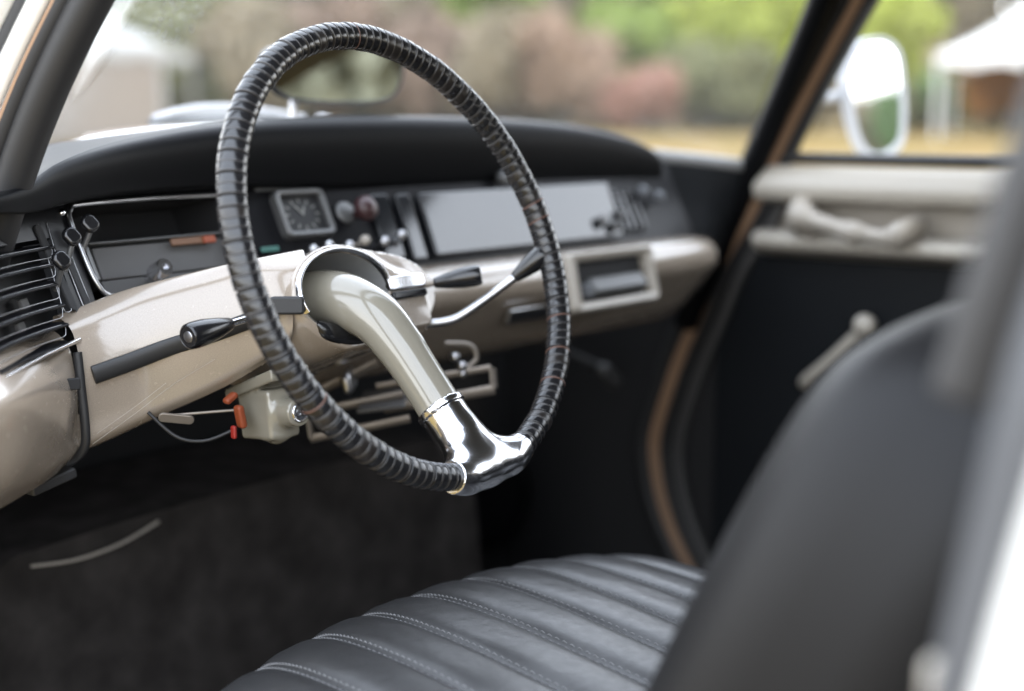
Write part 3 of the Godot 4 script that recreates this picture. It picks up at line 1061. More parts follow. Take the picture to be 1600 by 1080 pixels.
	for q in [[-0.515, 0.947, -0.523, 0.938], [-0.545, 0.938, -0.552, 0.926], [-0.570, 0.920, -0.570, 0.915]]:
		mb = MB.new()
		mb.tube([F(q[2], q[3] - 0.012, -0.004), F(q[0], q[1] - 0.006, 0.014)], [0.0030, 0.0026], 8)
		var lever := part(o, "heater_lever", mb, M.grey_metal)
		mb = MB.new()
		mb.slab(MB.rrect(0.015, 0.0175, 0.0064, 8), 0.007, 0.0032, at(F(q[0], q[1], 0.018), FB(q[0]) * Basis(Vector3.UP, -0.6) * Basis(Vector3.BACK, 0.35)))
		part(lever, "paddle", mb, M.black)
	for q in [[-0.531, 0.965], [-0.507, 0.880]]:
		mb = MB.new()
		mb.lathe([Vector2(0, 0.0026), Vector2(0.0028, 0.002), Vector2(0.0036, 0.0)], F(q[0], q[1], 0.0005), P(0, 0.447, 0.894), 14)
		part(o, "screw", mb, M.chrome)
	# open recess where an instrument or radio sat
	mb = MB.new()
	var w := [F(-0.525, 0.972), F(-0.325, 0.972), F(-0.325, 0.884), F(-0.525, 0.884)]
	var d := P(0, -0.02, -0.085)
	mb.quad(w[0], w[1], w[1] + d, w[0] + d)
	mb.quad(w[3], w[2], w[2] + d, w[3] + d)
	mb.quad(w[0], w[3], w[3] + d, w[0] + d)
	mb.quad(w[1], w[2], w[2] + d, w[1] + d)
	mb.quad(w[0] + d, w[1] + d, w[2] + d, w[3] + d)
	var rec := part(o, "recess", mb, M.dark)
	mb = MB.new()
	mb.box(P(0.165, 0.033, 0.034), at(F(-0.413, 0.918, -0.024), FB(-0.42)), 0.0015)
	part(rec, "metal_box", mb, M.grey_box)
	mb = MB.new()
	mb.box(P(0.172, 0.0025, 0.010), at(F(-0.413, 0.9355, -0.008), FB(-0.42)), 0.0008)
	part(rec, "box_lip", mb, M.grey_metal)
	mb = MB.new()
	mb.box(P(0.030, 0.034, 0.004), at(F(-0.506, 0.918, -0.012), FB(-0.45) * Basis(Vector3.UP, 1.0)), 0.001)
	part(rec, "end_flange", mb, M.grey_metal)
	mb = MB.new()
	mb.box(P(0.052, 0.0075, 0.003), at(F(-0.378, 0.9305, -0.0045), FB(-0.42)), 0.0008)
	part(rec, "orange_strip", mb, M.wood)
	mb = MB.new()
	mb.box(P(0.016, 0.0078, 0.0032), at(F(-0.356, 0.9305, -0.0042), FB(-0.42)), 0.0008)
	part(rec, "red_tip", mb, M.orange)
	mb = MB.new()
	mb.box(P(0.17, 0.022, 0.004), at(F(-0.41, 0.893, -0.010), FB(-0.42)), 0.001)
	part(rec, "lower_plate", mb, M.grey_box)
	mb = MB.new()
	mb.lathe([Vector2(0.0045, -0.012), Vector2(0.0045, 0.0), Vector2(0.0045, 0.0), Vector2(0.0085, 0.001), Vector2(0.0092, 0.004), Vector2(0.0092, 0.018), Vector2(0.0085, 0.020), Vector2(0.0085, 0.020), Vector2(0.0036, 0.020), Vector2(0.0036, 0.020), Vector2(0.003, 0.012), Vector2(0.0, 0.012)], F(-0.441, 0.9005, 0.002), P(0.05, 0.447, 0.894), 20)
	part(rec, "knurled_knob", mb, M.chrome)
	mb = MB.new()
	var fr := []
	for q in [[-0.325, 0.9705], [-0.41, 0.9705], [-0.505, 0.9695], [-0.5205, 0.966], [-0.526, 0.955], [-0.522, 0.915], [-0.5155, 0.8955], [-0.508, 0.889], [-0.495, 0.8865], [-0.42, 0.886], [-0.34, 0.886]]: fr.append(F(q[0], q[1], 0.003))
	mb.tube(smooth(fr, 4), [0.0024], 10)
	part(o, "recess_rim", mb, M.satin)
	# thin silver bar under the hood
	mb = MB.new()
	mb.box(P(0.178, 0.006, 0.004), at(F(-0.192, 0.975, 0.002), FB()), 0.001)
	part(o, "silver_bar", mb, M.grey_metal)
	# square clock
	var cf := at(F(-0.230, 0.9455, 0.006), FB())
	mb = MB.new()
	mb.frame(MB.rrect(0.070, 0.054, 0.008), MB.rrect(0.058, 0.042, 0.004), 0.012, cf, 0.002)
	var clock := part(o, "clock", mb, M.grey_metal)
	mb = MB.new()
	mb.slab(MB.rrect(0.060, 0.044, 0.004), 0.003, 0.0005, cf * at(P(0, 0, -0.003)))
	part(clock, "dial", mb, M.dial)
	for k in 12:
		var a := TAU * k / 12
		mb = MB.new()
		mb.box(P(0.0013, 0.005, 0.0006), cf * at(P(sin(a) * 0.021, cos(a) * 0.016, -0.0011), Basis(Vector3.BACK, -a)), 0.0001)
		part(clock, "hour_mark", mb, M.mark)
	for q in [[0.5, 0.011], [-0.7, 0.015]]:
		mb = MB.new()
		mb.box(P(0.0014, q[1], 0.0006), cf * at(P(sin(q[0]) * q[1] * 0.4, cos(q[0]) * q[1] * 0.4, -0.0004), Basis(Vector3.BACK, -q[0])), 0.0001)
		part(clock, "hand", mb, M.mark)
	# maroon knob on its pale collar, and the row of small pulls
	mb = MB.new()
	mb.lathe([Vector2(0.0, 0.003), Vector2(0.011, 0.003), Vector2(0.013, -0.002)], F(-0.166, 0.945, 0.004), P(0, 0.447, 0.894), 20)
	part(o, "knob_collar", mb, M.grey_metal)
	mb = MB.new()
	mb.lathe([Vector2(0.005, -0.004), Vector2(0.0055, 0.012), Vector2(0.0125, 0.016), Vector2(0.0145, 0.022), Vector2(0.013, 0.029), Vector2(0.007, 0.033), Vector2(0, 0.034)], F(-0.155, 0.941, 0.0), P(0.08, 0.447, 0.894), 22)
	part(o, "choke_knob", mb, M.maroon)
	var pulls := [[-0.243, 0.905, M.satin], [-0.219, 0.908, M.satin], [-0.209, 0.901, M.chrome], [-0.190, 0.906, M.satin], [-0.164, 0.910, M.beige_plain], [-0.136, 0.907, M.satin], [-0.120, 0.905, M.black], [-0.106, 0.912, M.satin]]
	for q in pulls:
		mb = MB.new()
		mb.lathe([Vector2(0.0022, -0.004), Vector2(0.0022, 0.010), Vector2(0.0052, 0.012), Vector2(0.0058, 0.016), Vector2(0.004, 0.020), Vector2(0, 0.021)], F(q[0], q[1], 0.0), P(0, 0.447, 0.894), 14)
		part(o, "pull_knob", mb, q[2])
	mb = MB.new()
	mb.box(P(0.024, 0.006, 0.003), at(F(-0.29, 0.913, 0.004), FB()), 0.001)
	part(o, "warning_lens", mb, M.teal)
	# glove box lid with the two upright strips beside it
	mb = MB.new()
	mb.slab(MB.rrect(0.372, 0.078, 0.004), 0.010, 0.0025, at(F(0.132, 0.9225, 0.008), FB() * Basis(Vector3.RIGHT, 0.07)))
	part(o, "glove_box_lid", mb, M.gloss_lid)
	mb = MB.new()
	mb.slab(MB.rrect(0.022, 0.080, 0.003), 0.009, 0.002, at(F(-0.079, 0.922, 0.007), FB() * Basis(Vector3.RIGHT, 0.07)))
	part(o, "upright_strip", mb, M.gloss_lid)
	mb = MB.new()
	mb.slab(MB.rrect(0.030, 0.078, 0.003), 0.006, 0.002, at(F(-0.112, 0.926, 0.003), FB() * Basis(Vector3.RIGHT, 0.07)))
	part(o, "upright_strip", mb, M.gloss_lid)
	mb = MB.new()
	mb.lathe([Vector2(0.004, -0.004), Vector2(0.004, 0.008), Vector2(0.010, 0.010), Vector2(0.010, 0.018), Vector2(0.006, 0.021), Vector2(0, 0.021)], F(0.110, 0.969, 0.0), P(0, 0.447, 0.894), 16)
	part(o, "lid_catch", mb, M.grey_metal)
	# passenger's vent with its own levers
	mb = MB.new()
	mb.slab(MB.rrect(0.062, 0.066, 0.005), 0.004, 0.001, at(F(0.355, 0.922, 0.0025), FB()))
	var pv := part(o, "vent_duct", mb, M.black_mat)
	for k in 4:
		mb = MB.new()
		mb.slab(MB.rrect(0.008, 0.062, 0.002), 0.008, 0.002, at(F(0.332 + k * 0.015, 0.922, 0.006), FB()))
		part(pv, "slat", mb, M.gloss_lid if k < 2 else M.black)
	for q in [[0.272, 0.906], [0.298, 0.899], [0.318, 0.912]]:
		mb = MB.new()
		mb.slab(MB.rrect(0.014, 0.016, 0.006), 0.008, 0.003, at(F(q[0], q[1], 0.018), FB()))
		part(o, "heater_lever", mb, M.grey_box)
	for q in [[0.388, 0.939], [0.421, 0.931]]:
		mb = MB.new()
		mb.lathe([Vector2(0.004, -0.004), Vector2(0.004, 0.012), Vector2(0.009, 0.015), Vector2(0.010, 0.020), Vector2(0.006, 0.025), Vector2(0, 0.026)], F(q[0], q[1], 0.0), P(0, 0.447, 0.894), 18)
		part(o, "pull_knob", mb, M.grey_rubber)
	dash = o

var dash: Node3D

# ------------------------------------------------------------------ dashboard, beige lower part
func section(x: float, yt: float, zt: float, zf: float, yb: float, zb: float, back: float) -> Array:
	var h := yt - yb
	return [P(x, yt - 0.035, back), P(x, yt - 0.012, (zt * 2 + back) / 3), P(x, yt + 0.0, zt - 0.022), P(x, yt - 0.004, zt - 0.006), P(x, yt - 0.013, zt + 0.006), P(x, yt - 0.034, zf - 0.003), P(x, yt - h * 0.5, zf), P(x, yb + h * 0.22, zf - 0.004), P(x, yb + 0.004, zb), P(x, yb - 0.010, zb - 0.03), P(x, yb - 0.012, back)]

func lower_dash() -> void:
	var o := dash
	var mb := MB.new()
	var last := section(-0.416, 0.931, -0.082, -0.069, 0.842, -0.094, -0.25)
	var bend := [0.030, 0.028, 0.026, 0.018, 0.006, -0.006, -0.014, -0.012, 0.0, 0.010, 0.010]
	for i in last.size(): last[i].x += bend[i]
	mb.grid(loft([
		section(-0.570, 0.878, -0.203, -0.186, 0.762, -0.190, -0.30),
		section(-0.540, 0.886, -0.198, -0.178, 0.770, -0.184, -0.30),
		section(-0.505, 0.898, -0.182, -0.160, 0.784, -0.170, -0.29),
		section(-0.460, 0.914, -0.136, -0.112, 0.812, -0.126, -0.27),
		section(-0.435, 0.924, -0.100, -0.080, 0.832, -0.100, -0.25),
		last], 6, 6))
	part(o, "column_fairing", mb, M.beige)
	# the piece left of the joint, swelling round to the pillar
	mb = MB.new()
	var l0 := section(-0.576, 0.866, -0.200, -0.184, 0.758, -0.190, -0.30)
	mb.grid(loft([l0, section(-0.60, 0.864, -0.186, -0.162, 0.754, -0.172, -0.30), section(-0.64, 0.872, -0.158, -0.128, 0.755, -0.140, -0.28), section(-0.70, 0.876, -0.11, -0.078, 0.755, -0.10, -0.25), section(-0.76, 0.876, -0.07, -0.04, 0.755, -0.06, -0.22)], 5, 6))
	part(o, "end_fairing", mb, M.beige)
	mb = MB.new()
	mb.box(P(0.013, 0.010, 0.004), at(P(-0.590, 0.8265, -0.170), facing(P(-0.45, 0, 1))), 0.001)
	part(o, "switch_hole", mb, M.dark)
	for q in [[P(-0.566, 0.768, -0.1815), P(-0.53, 0.793, -0.1655), P(-0.50, 0.815, -0.1525), P(-0.475, 0.838, -0.1235)], [P(-0.562, 0.777, -0.180), P(-0.53, 0.799, -0.1655), P(-0.505, 0.817, -0.1555)]]:
		mb = MB.new()
		mb.tube(smooth(q, 5), [0.00022], 5)
		part(o, "scratch", mb, M.beige_plain)
	# rubber joint between the two
	mb = MB.new()
	mb.tube(smooth([P(-0.5735, 0.850, -0.186), P(-0.5735, 0.82, -0.183), P(-0.5725, 0.785, -0.181), P(-0.5725, 0.766, -0.184), P(-0.577, 0.754, -0.195), P(-0.59, 0.746, -0.205)], 4), [0.0042], 8)
	part(o, "rubber_joint", mb, M.rubber)
	mb = MB.new()
	mb.box(P(0.045, 0.010, 0.02), at(P(-0.605, 0.742, -0.19), Basis(Vector3.BACK, 0.2)), 0.002)
	part(o, "joint_end", mb, M.black_mat)
	# slot strip along the fairing where the lamp lever runs
	mb = MB.new()
	mb.tube(smooth([P(-0.562, 0.829, -0.181), P(-0.53, 0.838, -0.170), P(-0.50, 0.849, -0.154), P(-0.475, 0.860, -0.127), P(-0.455, 0.872, -0.101), P(-0.440, 0.881, -0.081)], 5), [0.0085, 0.0085], 10, 0.45, P(0, 0, 1))
	part(o, "slot_strip", mb, M.rubber)
	mb = MB.new()
	mb.box(P(0.030, 0.016, 0.014), at(P(-0.434, 0.8865, -0.072), facing(P(-0.7, 0.1, 0.7))), 0.002)
	part(o, "slot_end", mb, M.rubber)
	# hood round the column: a rounded housing with an oval bore
	var housing := func(w: Vector3) -> float:       # w = (p, q, s)
		var g := 1.0 + 0.9 * (w.z - 0.10)
		var e := Vector2((w.x - 0.010) / (0.0655 * g), (w.y + 0.008) / (0.0455 * g))
		var d1 := (e.length() - 1.0) * 0.0455
		var bx := Vector2(absf(w.x - 0.052) - 0.056, absf(w.y + 0.027) - 0.015)
		var d2 := Vector2(maxf(bx.x, 0), maxf(bx.y, 0)).length() + minf(maxf(bx.x, bx.y), 0) - 0.009
		var e2 := Vector2((w.x - 0.060) / 0.094, (w.y + 0.013) / 0.0450)
		var d := smin(smin(d1, d2, 0.03), maxf((e2.length() - 1.0) * 0.0450, 0.113 - w.z), 0.022)
		d = maxf(d, 0.0975 - w.z)
		d = maxf(d, w.z - 0.24)
		var b := Vector2((w.x - 0.008) / 0.0585, (w.y + 0.008) / 0.0385)
		var bore := (b.length() - 1.0) * 0.0385
		return maxf(d, maxf(-bore, w.z - 0.30) if w.z < 0.185 else d)
	mb = MB.new()
	mb.nets(housing, P(-0.075, -0.068, 0.088), P(0.19, 0.12, 0.25), 0.0030)
	for i in mb.v.size():
		var q := mb.v[i]
		var nn := mb.n[i]
		mb.v[i] = col(q.x, q.y, q.z)
		mb.n[i] = A * nn.x + B * nn.y - N * nn.z
	for i in range(0, mb.ix.size(), 3):              # the frame is mirrored, so turn the faces
		var t := mb.ix[i + 1]
		mb.ix[i + 1] = mb.ix[i + 2]
		mb.ix[i + 2] = t
	var hood := part(o, "column_hood", mb, M.beige)
	mb = MB.new()
	var rows := []
	for s in [0.0985, 0.12, 0.15, 0.18]:
		var row := []
		for j in 48:
			var w := TAU * j / 48
			row.append(col(0.008 + 0.0582 * cos(w), -0.008 + 0.0382 * sin(w), s))
		rows.append(row)
	mb.grid(rows, false, true)
	part(hood, "hood_liner", mb, M.liner)
	# bright lip round the mouth, and the flat bright plate at its right end
	mb = MB.new()
	var lip := []
	for k in 41:
		var w := lerpf(deg_to_rad(199), deg_to_rad(4), float(k) / 40)
		lip.append(col(0.008 + 0.0608 * cos(w), -0.008 + 0.0412 * sin(w), 0.0985))
	mb.tube(lip, [0.0022], 12, 2.9, N)
	part(hood, "bright_lip", mb, M.chrome)
	mb = MB.new()
	mb.slab(MB.rrect(0.052, 0.014, 0.003), 0.008, 0.002, at(col(0.092, -0.0065, 0.0975), Basis(A, B, N)))
	part(hood, "bright_plate", mb, M.chrome)
	mb = MB.new()
	mb.slab(MB.rrect(0.050, 0.008, 0.003), 0.006, 0.002, at(col(0.092, -0.0185, 0.0965), Basis(A, B, N)))
	part(hood, "black_band", mb, M.black)
	# black cup under the spoke
	mb = MB.new()
	var cup := []
	for k in 21:
		var w := lerpf(deg_to_rad(214), deg_to_rad(330), float(k) / 20)
		cup.append(col(0.008 + 0.057 * cos(w), -0.010 + 0.039 * sin(w), 0.0985))
	mb.tube(cup, [0.003, 0.006, 0.008, 0.009, 0.009, 0.009, 0.009, 0.009, 0.009, 0.009, 0.009, 0.009, 0.009, 0.009, 0.009, 0.009, 0.009, 0.008, 0.006, 0.004, 0.003], 12, 0.8, N)
	part(hood, "lower_cup", mb, M.black)
	# shelf that runs on to the passenger's side
	var st := []
	for x in [-0.34, -0.10, 0.15, 0.38, 0.47, 0.51, 0.53, 0.538]:
		var k := clampf((x - 0.44) / 0.10, 0.0, 1.0)
		k = sqrt(maxf(0.0, 1.0 - k * k))
		var row := []
		for q in [[0.880, -0.27], [0.883, -0.235], [0.882, -0.210], [0.876, -0.195], [0.864, -0.186], [0.850, -0.184], [0.840, -0.188], [0.824, -0.202], [0.797, -0.226], [0.776, -0.246], [0.760, -0.268], [0.752, -0.30]]:
			row.append(P(x, lerpf(0.842, q[0], 0.35 + 0.65 * k), lerpf(-0.29, q[1] - 0.018 * maxf(0, x), 0.15 + 0.85 * k)))
		st.append(row)
	mb = MB.new()
	mb.grid(loft(st, 5, 4))
	part(o, "passenger_shelf", mb, M.beige)
	# ashtray in its raised frame
	var af := at(P(0.190, 0.8495, -0.176), facing(P(0.0, 0.22, 1)))
	mb = MB.new()
	mb.frame(MB.rrect(0.182, 0.074, 0.008), MB.rrect(0.148, 0.050, 0.004), 0.024, af, 0.005)
	var ash := part(o, "ashtray", mb, M.beige_plain)
	mb = MB.new()
	mb.slab(MB.rrect(0.158, 0.056, 0.003), 0.003, 0.0005, af * at(P(0, 0, -0.004)))
	part(ash, "tray_back", mb, M.dark)
	mb = MB.new()
	mb.box(P(0.115, 0.024, 0.012), af * at(P(0.008, -0.008, 0.004), Basis(Vector3.RIGHT, -0.5)), 0.004)
	part(ash, "tray", mb, M.grey_metal)
	mb = MB.new()
	mb.box(P(0.022, 0.020, 0.012), af * at(P(-0.058, -0.012, 0.006)), 0.004)
	part(ash, "tray_catch", mb, M.grey_rubber)
	mb = MB.new()
	mb.box(P(0.105, 0.020, 0.006), at(P(0.068, 0.817, -0.198), facing(P(0.0, -0.45, 1))), 0.002)
	part(o, "metal_insert", mb, M.satin)

# ------------------------------------------------------------------ steering wheel
func steering_wheel() -> void:
	var o := thing("steering_wheel", "single-spoke steering wheel with black lace-wrapped rim and cream spoke", "steering wheel", WC)
	o.basis = Basis(A, B, N)
	var R := 0.2004
	var core := MB.new()
	var ring := []
	for k in 120: ring.append(P(cos(TAU * k / 120) * R, sin(TAU * k / 120) * R, 0))
	core.tube(ring, [0.0102], 14, 1.0, P(0, 0, 1), false, true)
	local_part(o, "rim_core", core, M.black_mat)
	# wrapping, turn by turn: a strip with a tucked edge and a worn lip, its edge highlight and dust painted grey
	var pitch := deg_to_rad(331.2) / 126
	var metas := []
	for variant in 4:
		var mesh := ArrayMesh.new()
		var lean: float = [0.0085, 0.0075, 0.0095, 0.0085][variant]
		for piece in 2:
			var mb := MB.new()
			var rows := []
			var prof := [[0.0, 0.0108], [0.02, 0.01165], [0.10, 0.0118], [0.40, 0.0119], [0.68, 0.01185], [0.80, 0.0116]] if piece == 0 else [[0.80, 0.0116], [0.83, 0.0119], [0.89, 0.01205], [0.97, 0.0120], [1.0, 0.0110]]
			for q in prof:
				var row := []
				for j in 22:
					var w := TAU * j / 22
					var a: float = (q[0] - 0.5) * pitch + sin(w + 0.6) * lean
					var r: float = R + q[1] * cos(w)
					row.append(P(cos(a) * r, sin(a) * r, q[1] * sin(w)))
				rows.append(row)
			mb.grid(rows, false, true)
			mb.into(mesh, [M.band, M.band, M.band_worn, M.band][variant] if piece == 0 else [M.band_edge, M.band_edge, M.band_edge, M.band_rust][variant])
		metas.append(mesh)
	var start := deg_to_rad(-71.2)
	for k in 126:
		var a := start + (k + 0.5) * pitch
		var deg := rad_to_deg(a)
		var v := 0 if rng.randf() < 0.55 else 1
		if rng.randf() < 0.16: v = 2
		for w in [88.5, 170.5, 211.7, 241.5]:
			if absf(deg - w) < 1.0: v = 3
		if deg < 10 and deg > -50 and rng.randf() < 0.16: v = 3
		var t := MeshInstance3D.new()
		t.name = "wrap_turn"
		t.mesh = metas[v]
		t.rotation.z = a + rng.randf_range(-0.006, 0.006)
		t.scale = Vector3.ONE * rng.randf_range(0.998, 1.002)
		o.add_child(t, true)
	# cream spoke: out of the column, bending down to the rim
	var e := Vector2(cos(deg_to_rad(-87.15)), sin(deg_to_rad(-87.15)))
	var path := []
	for q in [[0.0, -0.20], [0.0, -0.165], [0.001, -0.140], [0.0065, -0.117], [0.0185, -0.0915], [0.042, -0.0655], [0.071, -0.0505], [0.098, -0.0405], [0.130, -0.0300], [0.150, -0.0240]]:
		path.append(P(e.x * q[0], e.y * q[0], q[1]))
	var rad := []
	var fine := smooth(path, 6)
	for i in fine.size():
		var t := float(i) / (fine.size() - 1)
		rad.append(lerpf(0.0262, 0.0203, smoothstep(0.35, 0.85, t)))
	var sp := MB.new()
	sp.tube(fine, rad, 32)
	local_part(o, "spoke", sp, M.ivory)
	# polished sleeve that joins spoke and rim
	var a0 := P(e.x * 0.134, e.y * 0.134, -0.0288)
	var a1 := P(e.x * 0.189, e.y * 0.189, -0.008)
	var fork := P(e.x * 0.168, e.y * 0.168, -0.0165)
	var toes := []
	for w in [-96.0, -77.0]: toes.append(P(cos(deg_to_rad(w)) * R, sin(deg_to_rad(w)) * R, 0))
	var dir := (a1 - a0).normalized()
	var sleeve := func(q: Vector3) -> float:
		var d := capsule(q, a0 - dir * 0.03, a1, 0.0222, 0.0200)
		var h := (q - a0).dot(dir)
		d = minf(d, maxf(Vector2(((q - a0) - dir * h).length() - 0.0228, absf(h - 0.004) - 0.0030).x, absf(h - 0.004) - 0.0030))
		var r := Vector2(Vector2(q.x, q.y).length() - R, q.z).length() - 0.0133
		d = smin(d, minf(capsule(q, fork, toes[0], 0.0185, 0.0095), capsule(q, fork, toes[1], 0.0185, 0.0095)), 0.012)
		d = smin(d, r, 0.022)
		d = maxf(d, -h)
		var an := rad_to_deg(atan2(q.y, q.x))
		if q.y < -0.12: d = maxf(d, maxf(an + 71.0, -100.6 - an) * 0.0035)
		return d
	var sl := MB.new()
	sl.nets(sleeve, P(-0.062, -0.235, -0.068), P(0.085, -0.115, 0.026), 0.0018)
	local_part(o, "polished_sleeve", sl, M.chrome)

func local_part(parent: Node3D, called: String, mb: MB, m: Material) -> MeshInstance3D:
	var mesh := ArrayMesh.new()
	mb.into(mesh, m)
	var o := MeshInstance3D.new()
	o.name = called
	o.mesh = mesh
	parent.add_child(o, true)
	return o

func grip(o: Node3D, root: Vector3, tip: Vector3, r: float, cap: Material) -> void:
	var d := (tip - root).normalized()
	var l := (tip - root).length()
	var mb := MB.new()
	mb.lathe([Vector2(0.0, 0.0), Vector2(r * 0.38, 0.0), Vector2(r * 0.5, l * 0.04), Vector2(r * 0.75, l * 0.30), Vector2(r * 0.97, l * 0.62), Vector2(r, l * 0.85), Vector2(r * 0.93, l * 0.97), Vector2(r * 0.80, l), Vector2(r * 0.80, l), Vector2(r * 0.72, l * 0.985), Vector2(0, l * 0.985)], root, d, 24)
	var g := part(o, "grip", mb, M.black)
	mb = MB.new()
	mb.lathe([Vector2(r * 0.42, l * 0.98), Vector2(r * 0.40, l * 1.0), Vector2(0.0, l * 1.005)], root, d, 20)
	part(g, "end_cap", mb, cap)

func stalks() -> void:
	var o := thing("control_stalk", "chrome stalk with black grip running out of the beige fairing towards the door", "control lever", P(-0.425, 0.883, -0.09), "stalks round the steering column")
	var a := P(-0.428, 0.8835, -0.082)
	var b := P(-0.483, 0.8740, -0.0895)
	var c := P(-0.533, 0.8685, -0.0850)
	var mb := MB.new()
	mb.tube([a, b, b.lerp(c, 0.2)], [0.0032], 12)
	part(o, "rod", mb, M.chrome)
	grip(o, b, c, 0.0118, M.satin)
	o = thing("control_stalk", "short black-gripped stalk pointing to the glove box from the column's bright plate", "control lever", P(-0.25, 0.885, -0.087), "stalks round the steering column")
	mb = MB.new()
	mb.tube([P(-0.262, 0.8835, -0.094), P(-0.238, 0.8900, -0.072)], [0.0030], 12)
	part(o, "rod", mb, M.dull_metal)
	grip(o, P(-0.242, 0.8890, -0.075), P(-0.211, 0.8975, -0.040), 0.0105, M.rubber)
	o = thing("control_stalk", "long bent silver stalk rising from the column to a black knob behind the rim", "control lever", P(-0.263, 0.849, -0.088), "stalks round the steering column")
	mb = MB.new()
	mb.tube(smooth([P(-0.275, 0.849, -0.100), P(-0.258, 0.8495, -0.083), P(-0.240, 0.852, -0.061), P(-0.226, 0.861, -0.046), P(-0.189, 0.897, -0.011)], 5), [0.0042], 14)
	part(o, "rod", mb, M.satin)
	grip(o, P(-0.192, 0.894, -0.014), P(-0.170, 0.919, 0.008), 0.0105, M.black)

func under_dash() -> void:
	# ignition lock housing below the fairing
	var o := thing("ignition_lock", "cream ignition lock housing with a round steel key barrel below the fairing", "ignition lock", P(-0.42, 0.76, -0.12))
	var lz := P(-0.06, 0.12, 1.0).normalized()
	var lf := facing(lz)
	var lc := P(-0.422, 0.788, -0.073)
	var body := func(q: Vector3) -> float:
		var l := (q - lc) * lf
		var d := Vector3(absf(l.x) - 0.013, absf(l.y + 0.001) - 0.019, absf(l.z + 0.046) - 0.020)
		var bx := Vector3(maxf(d.x, 0), maxf(d.y, 0), maxf(d.z, 0)).length() + minf(maxf(d.x, maxf(d.y, d.z)), 0) - 0.004
		var cy := maxf(Vector2(l.x, l.y).length() - 0.0125 - 0.05 * maxf(0.0, -l.z), maxf(l.z, -l.z - 0.06))
		var foot := capsule(l, P(-0.002, -0.010, -0.036), P(-0.002, -0.021, -0.034), 0.011, 0.0085)
		var pf := Vector3(absf(l.x) - 0.020, absf(l.y - 0.027 - 0.25 * (l.z + 0.045)) - 0.004, absf(l.z + 0.045) - 0.036)
		var plate := Vector3(maxf(pf.x, 0), maxf(pf.y, 0), maxf(pf.z, 0)).length() + minf(maxf(pf.x, maxf(pf.y, pf.z)), 0) - 0.0015
		return minf(smin(smin(bx, cy, 0.007), foot, 0.010), plate)
	var mb := MB.new()
	mb.nets(body, P(-0.47, 0.745, -0.175), P(-0.385, 0.85, -0.060), 0.0022)
	part(o, "housing", mb, M.ivory)
	mb = MB.new()
	mb.lathe([Vector2(0.0092, -0.004), Vector2(0.0092, 0.0012), Vector2(0.0082, 0.0022), Vector2(0.0082, 0.0022), Vector2(0.0060, 0.0014), Vector2(0.0055, 0.0030), Vector2(0.0, 0.0036)], lc, lz, 24)
	var barrel := part(o, "key_barrel", mb, M.chrome)
	mb = MB.new()
	mb.box(P(0.0014, 0.0065, 0.0012), at(lc + lz * 0.0036, lf), 0.0002)
	part(barrel, "key_slot", mb, M.dark)
	mb = MB.new()
	mb.lathe([Vector2(0.006, 0.0), Vector2(0.0052, 0.002), Vector2(0.0, 0.0026)], lc + lf * P(-0.008, -0.020, -0.0265), P(-0.4, -0.3, 0.8), 16)
	part(o, "plug", mb, M.ivory)
	# wiring behind it
	o = thing("wiring", "orange and red connectors with black cable hanging behind the ignition lock", "wiring", P(-0.47, 0.77, -0.12))
	mb = MB.new()
	mb.box(P(0.007, 0.022, 0.009), at(P(-0.453, 0.783, -0.118), Basis(Vector3.BACK, 0.2)), 0.002)
	part(o, "connector", mb, M.orange)
	mb = MB.new()
	mb.box(P(0.004, 0.012, 0.006), at(P(-0.461, 0.770, -0.118)), 0.0015)
	part(o, "connector", mb, M.red)
	mb = MB.new()
	mb.box(P(0.014, 0.006, 0.008), at(P(-0.458, 0.800, -0.125), Basis(Vector3.BACK, 0.5)), 0.002)
	part(o, "connector", mb, M.orange)
	for q in [[0.0, 0.0016]]:
		mb = MB.new()
		mb.tube(smooth([P(-0.458, 0.772 + q[0], -0.120), P(-0.48, 0.763 + q[0], -0.135), P(-0.50, 0.768 + q[0] * 2, -0.15), P(-0.515, 0.79, -0.17)], 6), [q[1]], 8)
		part(o, "cable", mb, M.black_mat)
	mb = MB.new()
	mb.tube([P(-0.452, 0.789, -0.12), P(-0.50, 0.786, -0.16)], [0.0014], 8)
	part(o, "cable", mb, M.dull_metal)
	# pressed brackets that carry the column
	o = thing("column_bracket", "tarnished metal brackets and rails under the dashboard behind the steering wheel", "bracket", P(-0.2, 0.75, -0.19))
	var rails := [[P(-0.274, 0.716, -0.225), P(-0.204, 0.737, -0.147), 0.005], [P(-0.220, 0.747, -0.169), P(-0.142, 0.767, -0.082), 0.006], [P(-0.222, 0.770, -0.178), P(-0.141, 0.789, -0.088), 0.004], [P(-0.262, 0.768, -0.218), P(-0.219, 0.795, -0.179), 0.006], [P(-0.290, 0.742, -0.235), P(-0.205, 0.762, -0.155), 0.005], [P(-0.142, 0.768, -0.083), P(-0.141, 0.789, -0.086), 0.005], [P(-0.274, 0.717, -0.223), P(-0.275, 0.738, -0.226), 0.004]]
	for r in rails:
		mb = MB.new()
		mb.tube([r[0], r[1]], [r[2]], 10, 0.5, P(0, 0, 1))
		part(o, "rail", mb, M.dull_metal)
	mb = MB.new()
	mb.box(P(0.10, 0.006, 0.05), at(P(-0.205, 0.752, -0.185), facing(P(0.66, 0.1, 0.74))), 0.002)
	part(o, "plate", mb, M.grey_box)
	mb = MB.new()
	mb.box(P(0.055, 0.022, 0.010), at(P(-0.245, 0.778, -0.195), facing(P(0.6, 0.2, 0.7))), 0.004)
	part(o, "plate", mb, M.satin)
